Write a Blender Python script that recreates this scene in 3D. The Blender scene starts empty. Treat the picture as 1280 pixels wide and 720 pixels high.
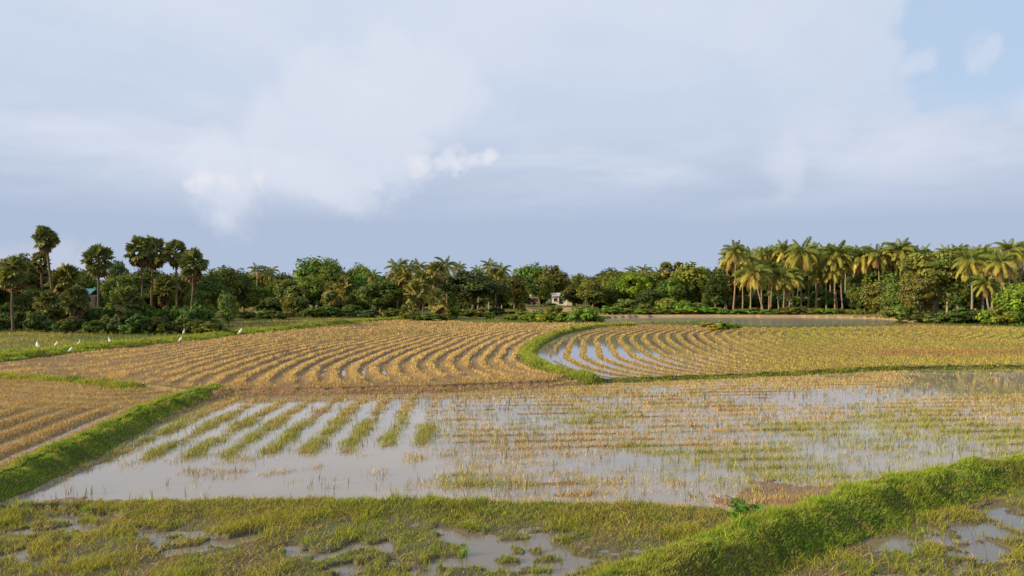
import bpy, bmesh, math, random
import numpy as np
from mathutils import Vector, Matrix, Euler

# ------------------------------------------------------------------ camera, world, sun, exposure
SC = bpy.context.scene
COL = SC.collection
F, HZ, CAMH = 924.0, 366.0, 4.5            # focal length in photo pixels, horizon row, eye height (m)
PITCH = math.atan((HZ - 360.0) / F)
cam_d = bpy.data.cameras.new('camera')
cam_d.sensor_width = 36.0
cam_d.lens = 36.0 * F / 1280.0
cam_d.clip_start, cam_d.clip_end = 0.1, 30000.0
cam = bpy.data.objects.new('camera', cam_d)
COL.objects.link(cam)
cam.location = (0, 0, CAMH)
cam.rotation_euler = (math.pi / 2 + PITCH, 0, 0)
SC.camera = cam

SUN_AZ = math.atan2(-0.90, -0.32)          # direction to the sun: from the left and a little behind the camera
SUN_EL = math.radians(22)
to_sun = Vector((math.sin(SUN_AZ) * math.cos(SUN_EL), math.cos(SUN_AZ) * math.cos(SUN_EL), math.sin(SUN_EL)))
sun_d = bpy.data.lights.new('sun', 'SUN')
sun_d.energy = 5.0
sun_d.angle = math.radians(0.6)
sun_d.color = (1.0, 0.80, 0.49)
sun = bpy.data.objects.new('sun', sun_d)
COL.objects.link(sun)
sun.rotation_euler = to_sun.to_track_quat('Z', 'Y').to_euler()

SC.view_settings.view_transform = 'Standard'
SC.view_settings.look = 'None'
SC.view_settings.exposure = 0.48
SC.view_settings.gamma = 1.0
SC.view_settings.use_curve_mapping = False
SC.cycles.max_bounces = 6
SC.cycles.diffuse_bounces = 3
SC.cycles.glossy_bounces = 3
SC.cycles.transmission_bounces = 4
SC.cycles.volume_bounces = 1
SC.cycles.use_denoising = True


class NT:
    """small helper to write node trees"""
    def __init__(self, tree):
        self.t = tree

    def n(self, kind, **kw):
        nd = self.t.nodes.new(kind)
        for k, v in kw.items():
            if k == 'ins':
                for i, val in v.items():
                    if isinstance(val, bpy.types.NodeSocket):
                        self.t.links.new(val, nd.inputs[i])
                    else:
                        nd.inputs[i].default_value = val
            else:
                setattr(nd, k, v)
        return nd

    def m(self, op, a, b=None, c=None, clamp=False):
        nd = self.n('ShaderNodeMath', operation=op, use_clamp=clamp)
        for i, v in enumerate((a, b, c)):
            if v is None:
                continue
            if isinstance(v, bpy.types.NodeSocket):
                self.t.links.new(v, nd.inputs[i])
            else:
                nd.inputs[i].default_value = v
        return nd.outputs[0]

    def vm(self, op, a, b=None):
        nd = self.n('ShaderNodeVectorMath', operation=op)
        for i, v in enumerate((a, b)):
            if v is None:
                continue
            if isinstance(v, bpy.types.NodeSocket):
                self.t.links.new(v, nd.inputs[i])
            else:
                nd.inputs[i].default_value = v
        return nd

    def mix(self, f, a, b, blend='MIX'):
        nd = self.n('ShaderNodeMix', data_type='RGBA', blend_type=blend)
        for i, v in ((0, f), (6, a), (7, b)):
            if isinstance(v, bpy.types.NodeSocket):
                self.t.links.new(v, nd.inputs[i])
            else:
                nd.inputs[i].default_value = v
        return nd.outputs[2]

    def ramp(self, f, stops, interp='LINEAR'):
        nd = self.n('ShaderNodeValToRGB')
        cr = nd.color_ramp
        cr.interpolation = interp
        while len(cr.elements) < len(stops):
            cr.elements.new(0.5)
        for e, (p, c) in zip(cr.elements, stops):
            e.position = p
            e.color = (*c, 1) if len(c) == 3 else c
        self.t.links.new(f, nd.inputs[0])
        return nd.outputs[0]

    def noise(self, vec, scale, detail=4, rough=0.55, dist=0.0):
        nd = self.n('ShaderNodeTexNoise', ins={'Scale': scale, 'Detail': detail, 'Roughness': rough, 'Distortion': dist})
        if vec is not None:
            self.t.links.new(vec, nd.inputs['Vector'])
        return nd.outputs[0]

    def smooth(self, v, a, b):
        nd = self.n('ShaderNodeMapRange', interpolation_type='SMOOTHSTEP')
        self.t.links.new(v, nd.inputs[0])
        nd.inputs[1].default_value = a
        nd.inputs[2].default_value = b
        return nd.outputs[0]


def sky_dir(px, py):
    v = Vector(((px - 640) / F, 1.0, (HZ - py) / F))
    return v.normalized()


def build_world():
    w = bpy.data.worlds.new('World')
    SC.world = w
    w.use_nodes = True
    t = w.node_tree
    t.nodes.clear()
    N = NT(t)
    STR = 0.1
    out = N.n('ShaderNodeOutputWorld')
    bg = N.n('ShaderNodeBackground', ins={'Strength': STR})
    t.links.new(bg.outputs[0], out.inputs[0])
    sky = N.n('ShaderNodeTexSky', sky_type='NISHITA')
    sky.sun_disc = False
    sky.sun_elevation = SUN_EL
    sky.sun_rotation = SUN_AZ
    sky.air_density, sky.dust_density, sky.ozone_density = 1.0, 1.5, 1.5
    tc = N.n('ShaderNodeTexCoord')
    d = tc.outputs['Generated']
    sep = N.n('ShaderNodeSeparateXYZ', ins={0: d})
    X, Y, Z = sep.outputs
    zc = N.m('MAXIMUM', Z, 0.0)
    # cloud layer seen from below: direction projected on a plane overhead
    den = N.m('ADD', zc, 0.12)
    cp = N.n('ShaderNodeCombineXYZ', ins={0: N.m('DIVIDE', X, den), 1: N.m('DIVIDE', Y, den), 2: 0.3}).outputs[0]
    n1 = N.noise(cp, 0.75, 5, 0.55, 0.3)
    n2 = N.noise(cp, 2.2, 6, 0.55, 0.2)
    # detail noise on the dome itself for the puffy low clouds
    n3 = N.noise(d, 7.0, 7, 0.58, 0.2)
    # ragged cloud outlines: the direction is stirred by two scales of noise
    w1 = N.n('ShaderNodeTexNoise', ins={'Vector': d, 'Scale': 6.0, 'Detail': 2.0, 'Roughness': .5}).outputs['Color']
    w2 = N.n('ShaderNodeTexNoise', ins={'Vector': d, 'Scale': 26.0, 'Detail': 5.0, 'Roughness': .6}).outputs['Color']
    wv = N.vm('ADD', N.vm('MULTIPLY', N.vm('SUBTRACT', w1, (.5, .5, .5)).outputs[0], (.20, .20, .045)).outputs[0],
              N.vm('MULTIPLY', N.vm('SUBTRACT', w2, (.5, .5, .5)).outputs[0], (.065, .065, .045)).outputs[0]).outputs[0]
    dw = N.vm('NORMALIZE', N.vm('ADD', d, wv).outputs[0]).outputs[0]
    dp = N.vm('NORMALIZE', N.vm('ADD', d, N.vm('MULTIPLY', N.vm('SUBTRACT', w2, (.5, .5, .5)).outputs[0], (.06, .06, .05)).outputs[0]).outputs[0]).outputs[0]

    k = 0.72 / STR
    def C(r, g, b):  # wanted radiance
        return (r * k, g * k, b * k)
    # grey cloud deck: bluer towards the horizon
    deck = N.ramp(zc, [(0.0, C(.445, .53, .695)), (0.09, C(.435, .52, .69)), (0.15, C(.495, .58, .735)),
                       (0.22, C(.565, .65, .805)), (0.36, C(.605, .70, .84)), (1.0, C(.57, .64, .76))])
    light = N.mix(N.smooth(n1, 0.40, 0.66), deck, (*C(.69, .745, .865), 1))
    mid = N.mix(N.m('MULTIPLY', N.smooth(n2, .42, .68), 0.35), light, (*C(.64, .705, .84), 1))
    # no lightening right above the horizon
    low = N.mix(N.smooth(zc, 0.08, 0.19), deck, mid)
    skyc = low
    # thin blue gaps where the Nishita sky shows
    gap = N.smooth(n1, 0.36, 0.22)

    def blob(px, py, tight, src=None):
        c = sky_dir(px, py)
        dt = N.vm('DOT_PRODUCT', dp if src else dw, tuple(c)).outputs['Value']
        return N.m('EXPONENT', N.m('MULTIPLY', N.m('SUBTRACT', dt, 1.0), tight))
    # the open patch of blue up to the right
    bsum = N.m('ADD', blob(1185, 40, 260), blob(1290, 10, 160))
    gm = N.m('MULTIPLY', N.smooth(N.m('ADD', bsum, N.m('MULTIPLY', N.m('SUBTRACT', n3, .5), 1.6)), .50, .95), .75)
    blue = N.mix(0.72, sky.outputs[0], (*C(.50, .655, .875), 1))
    skyc = N.mix(N.m('MAXIMUM', gm, N.m('MULTIPLY', gap, .35)), skyc, blue)

    # cumulus bank lit by the sun: a wedge of paler cloud, with bright puffs at its lower edge
    nn = N.m('MULTIPLY', N.m('SUBTRACT', n3, .5), 1.5)
    wedge = None
    for (px, py, tg) in ((300, 215, 330), (370, 175, 260), (440, 135, 210), (520, 100, 230), (410, 195, 420), (500, 190, 600), (300, 222, 1500), (355, 216, 1500), (410, 211, 1500), (465, 207, 1700), (520, 204, 1900), (570, 200, 2400)):
        b = blob(px, py, tg)
        wedge = b if wedge is None else N.m('MAXIMUM', wedge, b)
    wm = N.m('MULTIPLY', N.smooth(N.m('ADD', wedge, nn), .32, .80), .72)
    skyc = N.mix(wm, skyc, (*C(.72, .765, .87), 1))
    puff = None
    for (px, py, tg) in ((258, 224, 3600), (285, 226, 3800), (240, 232, 6500), (608, 192, 6500), (590, 198, 5000), (570, 203, 4200), (548, 205, 4000), (526, 206, 4000), (320, 222, 3000)):
        b = blob(px, py, tg, 1)
        puff = b if puff is None else N.m('MAXIMUM', puff, b)
    pm = N.m('MULTIPLY', N.smooth(N.m('ADD', puff, N.m('MULTIPLY', nn, 1.1)), .45, 1.15), .62)
    skyc = N.mix(pm, skyc, (*C(.88, .85, .885), 1))
    # pale bank low at the left, and the soft top edge of the bank at the right
    lowb = N.m('MAXIMUM', blob(40, 322, 900), N.m('MAXIMUM', blob(90, 330, 1500), blob(-20, 330, 900)))
    lm = N.m('MULTIPLY', N.smooth(N.m('ADD', lowb, N.m('MULTIPLY', nn, .7)), .45, .95), .38)
    skyc = N.mix(lm, skyc, (*C(.68, .67, .75), 1))
    rb = N.m('MAXIMUM', blob(1120, 85, 3200), N.m('MAXIMUM', blob(1210, 70, 2600), blob(960, 210, 900)))
    rm = N.m('MULTIPLY', N.smooth(N.m('ADD', rb, N.m('MULTIPLY', nn, .8)), .4, 1.0), .40)
    skyc = N.mix(rm, skyc, (*C(.74, .775, .875), 1))
    t.links.new(skyc, bg.inputs[0])


build_world()

# ------------------------------------------------------------------ general helpers
rng = np.random.default_rng(7)
random.seed(7)


def G(px, py, z=0.0):
    """photo pixel -> place on the plane at height z (metres)"""
    px = np.asarray(px, float)
    py = np.asarray(py, float)
    c, s = (px - 640) / F, (360 - py) / F
    dy = math.cos(PITCH) - s * math.sin(PITCH)
    dz = math.sin(PITCH) + s * math.cos(PITCH)
    t = (z - CAMH) / dz
    return np.stack([c * t, dy * t], -1)


def GP(pts, z=0.0):
    a = np.array(pts, float)
    return G(a[:, 0], a[:, 1], z)


def ss(a, b, v):
    t = np.clip((v - a) / (b - a), 0, 1)
    return t * t * (3 - 2 * t)


_lat = np.random.default_rng(3).random((256, 256))


def vnoise(x, y, seed=0):
    x = x + seed * 17.31
    y = y + seed * 9.73
    xi, yi = np.floor(x).astype(int), np.floor(y).astype(int)
    fx, fy = x - xi, y - yi
    fx, fy = fx * fx * (3 - 2 * fx), fy * fy * (3 - 2 * fy)
    g = lambda i, j: _lat[(xi + i) & 255, (yi + j) & 255]
    return (g(0, 0) * (1 - fx) + g(1, 0) * fx) * (1 - fy) + (g(0, 1) * (1 - fx) + g(1, 1) * fx) * fy


def fbm(x, y, f, o=3, seed=0):
    r, a, s = 0, 1.0, 0
    for i in range(o):
        r = r + a * vnoise(x * f, y * f, seed + i * 5)
        s += a
        a *= .5
        f *= 2.03
    return r / s


def dist_poly(x, y, pl):
    """distance to a polyline"""
    best = np.full(np.shape(x), 1e9)
    for (ax, ay), (bx, by) in zip(pl[:-1], pl[1:]):
        dx, dy = bx - ax, by - ay
        L = dx * dx + dy * dy + 1e-9
        t = np.clip(((x - ax) * dx + (y - ay) * dy) / L, 0, 1)
        best = np.minimum(best, np.hypot(x - ax - t * dx, y - ay - t * dy))
    return best


def inside(x, y, pg):
    r = np.zeros(np.shape(x), bool)
    n = len(pg)
    j = n - 1
    for i in range(n):
        xi, yi = pg[i]
        xj, yj = pg[j]
        c = ((yi > y) != (yj > y)) & (x < (xj - xi) * (y - yi) / (yj - yi + 1e-12) + xi)
        r ^= c
        j = i
    return r


def smooth_line(pts, n=8):
    """Catmull-Rom through world points"""
    p = np.asarray(pts, float)
    p = np.vstack([2 * p[0] - p[1], p, 2 * p[-1] - p[-2]])
    out = []
    for i in range(1, len(p) - 2):
        for k in range(n):
            t = k / n
            out.append(.5 * ((2 * p[i]) + (-p[i - 1] + p[i + 1]) * t + (2 * p[i - 1] - 5 * p[i] + 4 * p[i + 1] - p[i + 2]) * t * t
                             + (-p[i - 1] + 3 * p[i] - 3 * p[i + 1] + p[i + 2]) * t ** 3))
    out.append(p[-2])
    return np.array(out)


def mesh_np(name, V, Fc, col=None, smooth=False):
    """mesh from numpy arrays; Fc is (n,3) or (n,4)"""
    me = bpy.data.meshes.new(name)
    V = np.asarray(V, np.float32)
    Fc = np.asarray(Fc, np.int32)
    k = Fc.shape[1]
    me.vertices.add(len(V))
    me.vertices.foreach_set('co', V.ravel())
    me.loops.add(Fc.size)
    me.loops.foreach_set('vertex_index', Fc.ravel())
    me.polygons.add(len(Fc))
    me.polygons.foreach_set('loop_start', np.arange(0, Fc.size, k, dtype=np.int32))
    try:
        me.polygons.foreach_set('loop_total', np.full(len(Fc), k, np.int32))
    except Exception:
        pass
    if smooth:
        me.polygons.foreach_set('use_smooth', np.ones(len(Fc), bool))
    if col is not None:
        at = me.color_attributes.new('Col', 'FLOAT_COLOR', 'POINT')
        c4 = np.ones((len(V), 4), np.float32)
        c4[:, :3] = col
        at.data.foreach_set('color', c4.ravel())
    me.update(calc_edges=True)
    me.validate()
    return me


def link(name, data, mat=None, parent=None, color=None):
    o = bpy.data.objects.new(name, data)
    COL.objects.link(o)
    if mat is not None and data is not None and len(data.materials) == 0:
        data.materials.append(mat)
    if parent is not None:
        o.parent = parent
    if color is not None:
        o.color = (*color, 1)
    return o


def tag(o, label, cat, group=None, kind=None):
    o['label'] = label
    o['category'] = cat
    if group:
        o['group'] = group
    if kind:
        o['kind'] = kind
    return o


def thing(name, label, cat, loc, rz=0.0, group=None):
    o = bpy.data.objects.new(name, None)
    COL.objects.link(o)
    o.empty_display_size = .3
    o.location = loc
    o.rotation_euler = (0, 0, rz)
    return tag(o, label, cat, group)


# ------------------------------------------------------------------ materials
def new_mat(name):
    m = bpy.data.materials.new(name)
    m.use_nodes = True
    t = m.node_tree
    t.nodes.clear()
    return m, NT(t)


def leaf_mat(name, use_attr=True, use_obj=True, trans=.35, gloss=.30, rough=.6, base=(1, 1, 1)):
    """leaf or blade: diffuse + translucent + a little gloss; colour = object colour x per-leaf colour"""
    m, N = new_mat(name)
    t = m.node_tree
    out = N.n('ShaderNodeOutputMaterial')
    c = (*base, 1)
    if use_obj:
        oi = N.n('ShaderNodeObjectInfo')
        c = oi.outputs['Color']
        vary = N.m('MULTIPLY_ADD', oi.outputs['Random'], .34, .83)
        vv = N.n('ShaderNodeCombineXYZ', ins={0: vary, 1: vary, 2: vary}).outputs[0]
        c = N.mix(1.0, c, vv, 'MULTIPLY')
    if use_attr:
        at = N.n('ShaderNodeAttribute', attribute_name='Col')
        c = N.mix(1.0, c, at.outputs['Color'], 'MULTIPLY')
    df = N.n('ShaderNodeBsdfDiffuse', ins={'Color': c})
    tr = N.n('ShaderNodeBsdfTranslucent', ins={'Color': N.mix(1.0, c, (1.15, 1.1, .7, 1), 'MULTIPLY')})
    mx = N.n('ShaderNodeMixShader', ins={0: trans, 1: df.outputs[0], 2: tr.outputs[0]})
    gl = N.n('ShaderNodeBsdfGlossy', ins={'Color': (1, 1, 1, 1), 'Roughness': rough})
    lw = N.n('ShaderNodeLayerWeight', ins={'Blend': .5})
    fr = N.m('MULTIPLY_ADD', N.m('POWER', lw.outputs['Facing'], 4.0), .45, .03)
    mx2 = N.n('ShaderNodeMixShader', ins={0: N.m('MULTIPLY', fr, gloss), 1: mx.outputs[0], 2: gl.outputs[0]})
    t.links.new(mx2.outputs[0], out.inputs[0])
    return m


def rough_mat(name, stops, scale=3.0, bump=.3, rough=.9, use_obj=False, bscale=None, dist=.05, spec=.2):
    """noisy matte surface"""
    m, N = new_mat(name)
    t = m.node_tree
    out = N.n('ShaderNodeOutputMaterial')
    tc = N.n('ShaderNodeTexCoord')
    v = tc.outputs['Object']
    n = N.noise(v, scale, 6, .62)
    c = N.ramp(n, stops)
    if use_obj:
        oi = N.n('ShaderNodeObjectInfo')
        c = N.mix(1.0, c, oi.outputs['Color'], 'MULTIPLY')
    b = N.n('ShaderNodeBump', ins={'Strength': bump, 'Distance': dist, 'Height': N.noise(v, bscale or scale * 6, 5, .6)})
    p = N.n('ShaderNodeBsdfPrincipled', ins={'Base Color': c, 'Roughness': rough, 'Normal': b.outputs[0]})
    p.inputs['Specular IOR Level'].default_value = spec
    t.links.new(p.outputs[0], out.inputs[0])
    return m


def ground_mat(name, a, b, c, wet=0.0, dirt=1.0):
    """soil: two or three soil colours mottled; per-vertex wetness darkens and shines"""
    m, N = new_mat(name)
    t = m.node_tree
    out = N.n('ShaderNodeOutputMaterial')
    tc = N.n('ShaderNodeTexCoord')
    v = tc.outputs['Object']
    n1 = N.noise(v, .35, 5, .6)
    n2 = N.noise(v, 4.0, 6, .65)
    n3 = N.noise(v, 22.0, 4, .6)
    col = N.mix(N.smooth(n1, .35, .65), (*a, 1), (*b, 1))
    col = N.mix(N.smooth(n2, .45, .75), col, (*c, 1))
    g = N.m('MULTIPLY_ADD', n3, .7, .65)
    gv = N.n('ShaderNodeCombineXYZ', ins={0: g, 1: g, 2: g}).outputs[0]
    col = N.mix(1.0, col, gv, 'MULTIPLY')
    hgt = N.m('ADD', N.m('MULTIPLY', n2, .6), N.m('MULTIPLY', n3, .4))
    bp = N.n('ShaderNodeBump', ins={'Strength': .6, 'Distance': .05, 'Height': hgt})
    p = N.n('ShaderNodeBsdfPrincipled', ins={'Base Color': col, 'Roughness': .55 if wet else .92, 'Normal': bp.outputs[0]})
    p.inputs['Specular IOR Level'].default_value = .4 if wet else .15
    t.links.new(p.outputs[0], out.inputs[0])
    return m


def water_mat(name, col, rough=.03, ripple=.02, scale=3.0):
    m, N = new_mat(name)
    t = m.node_tree
    out = N.n('ShaderNodeOutputMaterial')
    tc = N.n('ShaderNodeTexCoord')
    v = tc.outputs['Object']
    mp = N.n('ShaderNodeMapping', ins={0: v})
    mp.inputs['Scale'].default_value = (1.0, .6, 1)
    n = N.noise(mp.outputs[0], scale, 4, .55)
    nb = N.noise(v, .25, 3, .5)
    base = N.mix(N.smooth(nb, .3, .7), (*col, 1), (col[0] * 1.25, col[1] * 1.18, col[2] * 1.1, 1))
    b = N.n('ShaderNodeBump', ins={'Strength': ripple, 'Distance': .05, 'Height': n})
    p = N.n('ShaderNodeBsdfPrincipled', ins={'Base Color': base, 'Roughness': rough, 'IOR': 1.45, 'Normal': b.outputs[0]})
    t.links.new(p.outputs[0], out.inputs[0])
    return m


M_leaf = leaf_mat('leaf', trans=.34, gloss=.12)
M_frond = leaf_mat('palm_leaf', trans=.30, gloss=.22, rough=.55)
M_grass = leaf_mat('grass_blade', use_obj=False, trans=.45, gloss=.18, rough=.6)
M_straw = leaf_mat('straw_blade', use_obj=False, trans=.22, gloss=.2, rough=.65)
M_bark = rough_mat('bark', [(.3, (.09, .065, .045)), (.7, (.22, .17, .12))], 3, .6, use_obj=True)
M_palmbark = rough_mat('palm_bark', [(.3, (.16, .125, .09)), (.7, (.36, .29, .21))], 4, .6, use_obj=True)
M_near = ground_mat('near_mud', (.075, .062, .032), (.10, .075, .042), (.06, .065, .022), wet=1)
M_mud = ground_mat('paddy_mud', (.17, .095, .055), (.21, .115, .065), (.13, .078, .048), wet=1)
M_furrow = ground_mat('furrow_soil', (.18, .125, .055), (.23, .165, .075), (.13, .09, .042))
M_dry = ground_mat('stubble_soil', (.17, .112, .05), (.21, .142, .066), (.12, .08, .04))
M_curve = ground_mat('curved_field_soil', (.14, .098, .05), (.18, .13, .06), (.10, .075, .04))
M_bund = ground_mat('bund_soil', (.055, .07, .02), (.075, .085, .025), (.075, .055, .03))
M_meadow = ground_mat('meadow_soil', (.08, .095, .028), (.14, .125, .042), (.06, .07, .022))
M_bank = ground_mat('bank_soil', (.30, .20, .11), (.36, .26, .14), (.20, .14, .075))
W_paddy = water_mat('muddy_water', (.215, .195, .17), .035, .025, 2.5)
W_near = water_mat('shallow_water', (.125, .11, .088), .04, .03, 3.0)
W_pond = water_mat('pond_water', (.20, .19, .165), .16, .5, .8)

# ------------------------------------------------------------------ the lie of the land (world metres, read off the photo)
bund_right = smooth_line([(-6, 3.2), (-2.6, 6.6), (0.1, 9.2), (2.25, 11.15), (5.05, 13.45), (8.85, 16.15), (13.15, 18.45), (19, 21.1), (27, 24.6)])
bund_left = smooth_line(GP([(-130, 662), (-50, 625), (45, 586), (115, 553), (180, 520), (235, 499), (268, 489.5)], .12))
bund_strip = smooth_line(GP([(-420, 462), (-120, 467), (0, 470), (70, 473), (130, 477), (172, 482)], .15))
bund_farleft = smooth_line(GP([(-500, 530), (-200, 472), (0, 450.5), (100, 439), (200, 429.5), (300, 418.5), (400, 408), (470, 401.5), (540, 399)], .2))
bund_curve = smooth_line(GP([(790, 406.5), (745, 408.5), (703, 415), (676, 425), (660, 437), (661, 449), (676, 459), (704, 467.5), (735, 473)], .25), 10)
bund_thin = smooth_line(GP([(735, 473.5), (765, 474.5), (850, 472), (1000, 466), (1130, 460), (1300, 458), (1700, 452)], .12))
near_edge = np.vstack([bund_left[8:9], GP([(40, 631), (160, 630), (400, 625), (640, 630), (800, 635), (920, 641)], .08), bund_right[36:37]])
BUNDS = [  # line, crest half width, foot half width, height, density, colours
    ('right', bund_right, .22, .86, .47),
    ('left', bund_left, .20, .78, .36),
    ('strip', bund_strip, .35, 1.05, .17),
    ('farleft', bund_farleft, .60, 2.5, .50),
    ('curve', bund_curve, .30, .84, .38),
    ('thin', bund_thin, .10, .40, .15),
]
far_edge = GP([(272, 491), (290, 489), (400, 487.5), (550, 484), (690, 478), (735, 474.5)], .2)

PG_M = np.vstack([near_edge[::-1][1:], bund_left[9:], far_edge[:-1], bund_thin, [[70, 44], [60, 34]], bund_right[37:][::-1], bund_right[36:37]])
PG_C = np.vstack([bund_strip, GP([(235, 489), (268, 489)], .2), bund_left[::-1], [[-40, 12], [-70, 30]]])
PG_D = np.vstack([bund_strip, far_edge[:-1], bund_curve[::-1][8:], GP([(740, 404.5), (600, 404.5), (540, 399.5)], .2), bund_farleft[::-1]])
PG_E = np.vstack([bund_curve, bund_thin[1:], [[140, 60], [140, 99]], GP([(1280, 411), (1150, 409), (1000, 411.5), (925, 411.5), (870, 408), (800, 407)], .1)])
PG_P = GP([(742, 406.5), (790, 405.5), (870, 404.5), (915, 407), (945, 410), (1000, 410.5), (1080, 410), (1135, 408), (1158, 404.5),
           (1140, 401.5), (1090, 398.5), (1000, 396.7), (900, 396.2), (800, 396.5), (762, 398), (738, 402)], -.15)
LV = {'M': 0.0, 'N': 0.0, 'C': .025, 'D': .20, 'E': .12, 'P': -.15}
ZN = {'N': 0, 'M': 1, 'C': 2, 'D': 3, 'E': 4, 'P': 5, 'G': 6, 'B': 7}

PUD = [  # puddles of the near paddy: photo pixel centre, half size
    (20, 645, 55, 7), (15, 690, 45, 12), (70, 660, 55, 8), (245, 678, 60, 10), (195, 668, 40, 8), (420, 690, 60, 6), (645, 690, 70, 22), (600, 675, 50, 9),
    (590, 703, 60, 10), (715, 708, 60, 9), (680, 672, 30, 6), (460, 712, 60, 6), (1278, 646, 40, 13), (1245, 664, 36, 13), (1215, 682, 38, 14), (1185, 700, 40, 14), (1145, 717, 46, 12), (1130, 680, 30, 5)]
PUDW = []
for px, py, a, b in PUD:
    c = G(px, py)
    PUDW.append((c[0], c[1], a / F * c[1], b / F * c[1] ** 2 / CAMH))


def rowphase(zone, x, y):
    """0..1, 1 on the ridge of a stubble row"""
    if zone == 'Ma':
        s = (x + .055 * y + .12 * (fbm(x, y, .3, 2, 4) - .5)) / 1.06 + .35
    elif zone == 'Mb':
        s = (y - .10 * x + .45 * (fbm(x, y, .16, 2, 5) - .5)) / 1.02
    elif zone == 'Ca':
        s = dist_poly(x, y, bund_left) / 1.12 + .25 * (fbm(x, y, .25, 2, 6) - .5) + .1
    elif zone == 'Cb':
        s = (dist_poly(x, y, bund_strip)) / 1.35 + .2 * (fbm(x, y, .3, 2, 6) - .5)
    elif zone == 'Da':
        s = (dist_poly(x, y, bund_curve) + 1.3 * (fbm(x, y, .10, 2, 8) - .5) + .35 * (fbm(x, y, .55, 3, 18) - .5)) / 1.06
    elif zone == 'Db':
        s = (dist_poly(x, y, bund_farleft) + 1.6 * (fbm(x, y, .10, 2, 9) - .5)) / 2.3
    else:
        s = (dist_poly(x, y, bund_curve) + .8 * (fbm(x, y, .10, 2, 3) - .5)) / 1.08 + .3
    return .5 + .5 * np.cos(2 * np.pi * s)


def weights(x, y):
    """soft masks for the different row patterns of the flooded paddy"""
    bl = dist_poly(x, y, bund_left)
    px = 640 + F * x / y
    a = ss(610, 530, px + (fbm(x, y, .4, 2, 1) - .5) * 120) * ss(33.2, 31.2, y + (fbm(x, y, .6, 2, 2) - .5) * 2.4)
    lo = 19.7 + ss(-10, 2, x) * 3.2
    a_len = a * ss(lo - .9, lo + .9, y + (fbm(x, y, .9, 2, 11) - .5) * 2.6)
    b = (1 - a) * ss(18.6, 20.0, y + x * .34 + 3.0 + (fbm(x, y, .5, 2, 12) - .5) * 2.0)
    return a_len, b, bl


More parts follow.
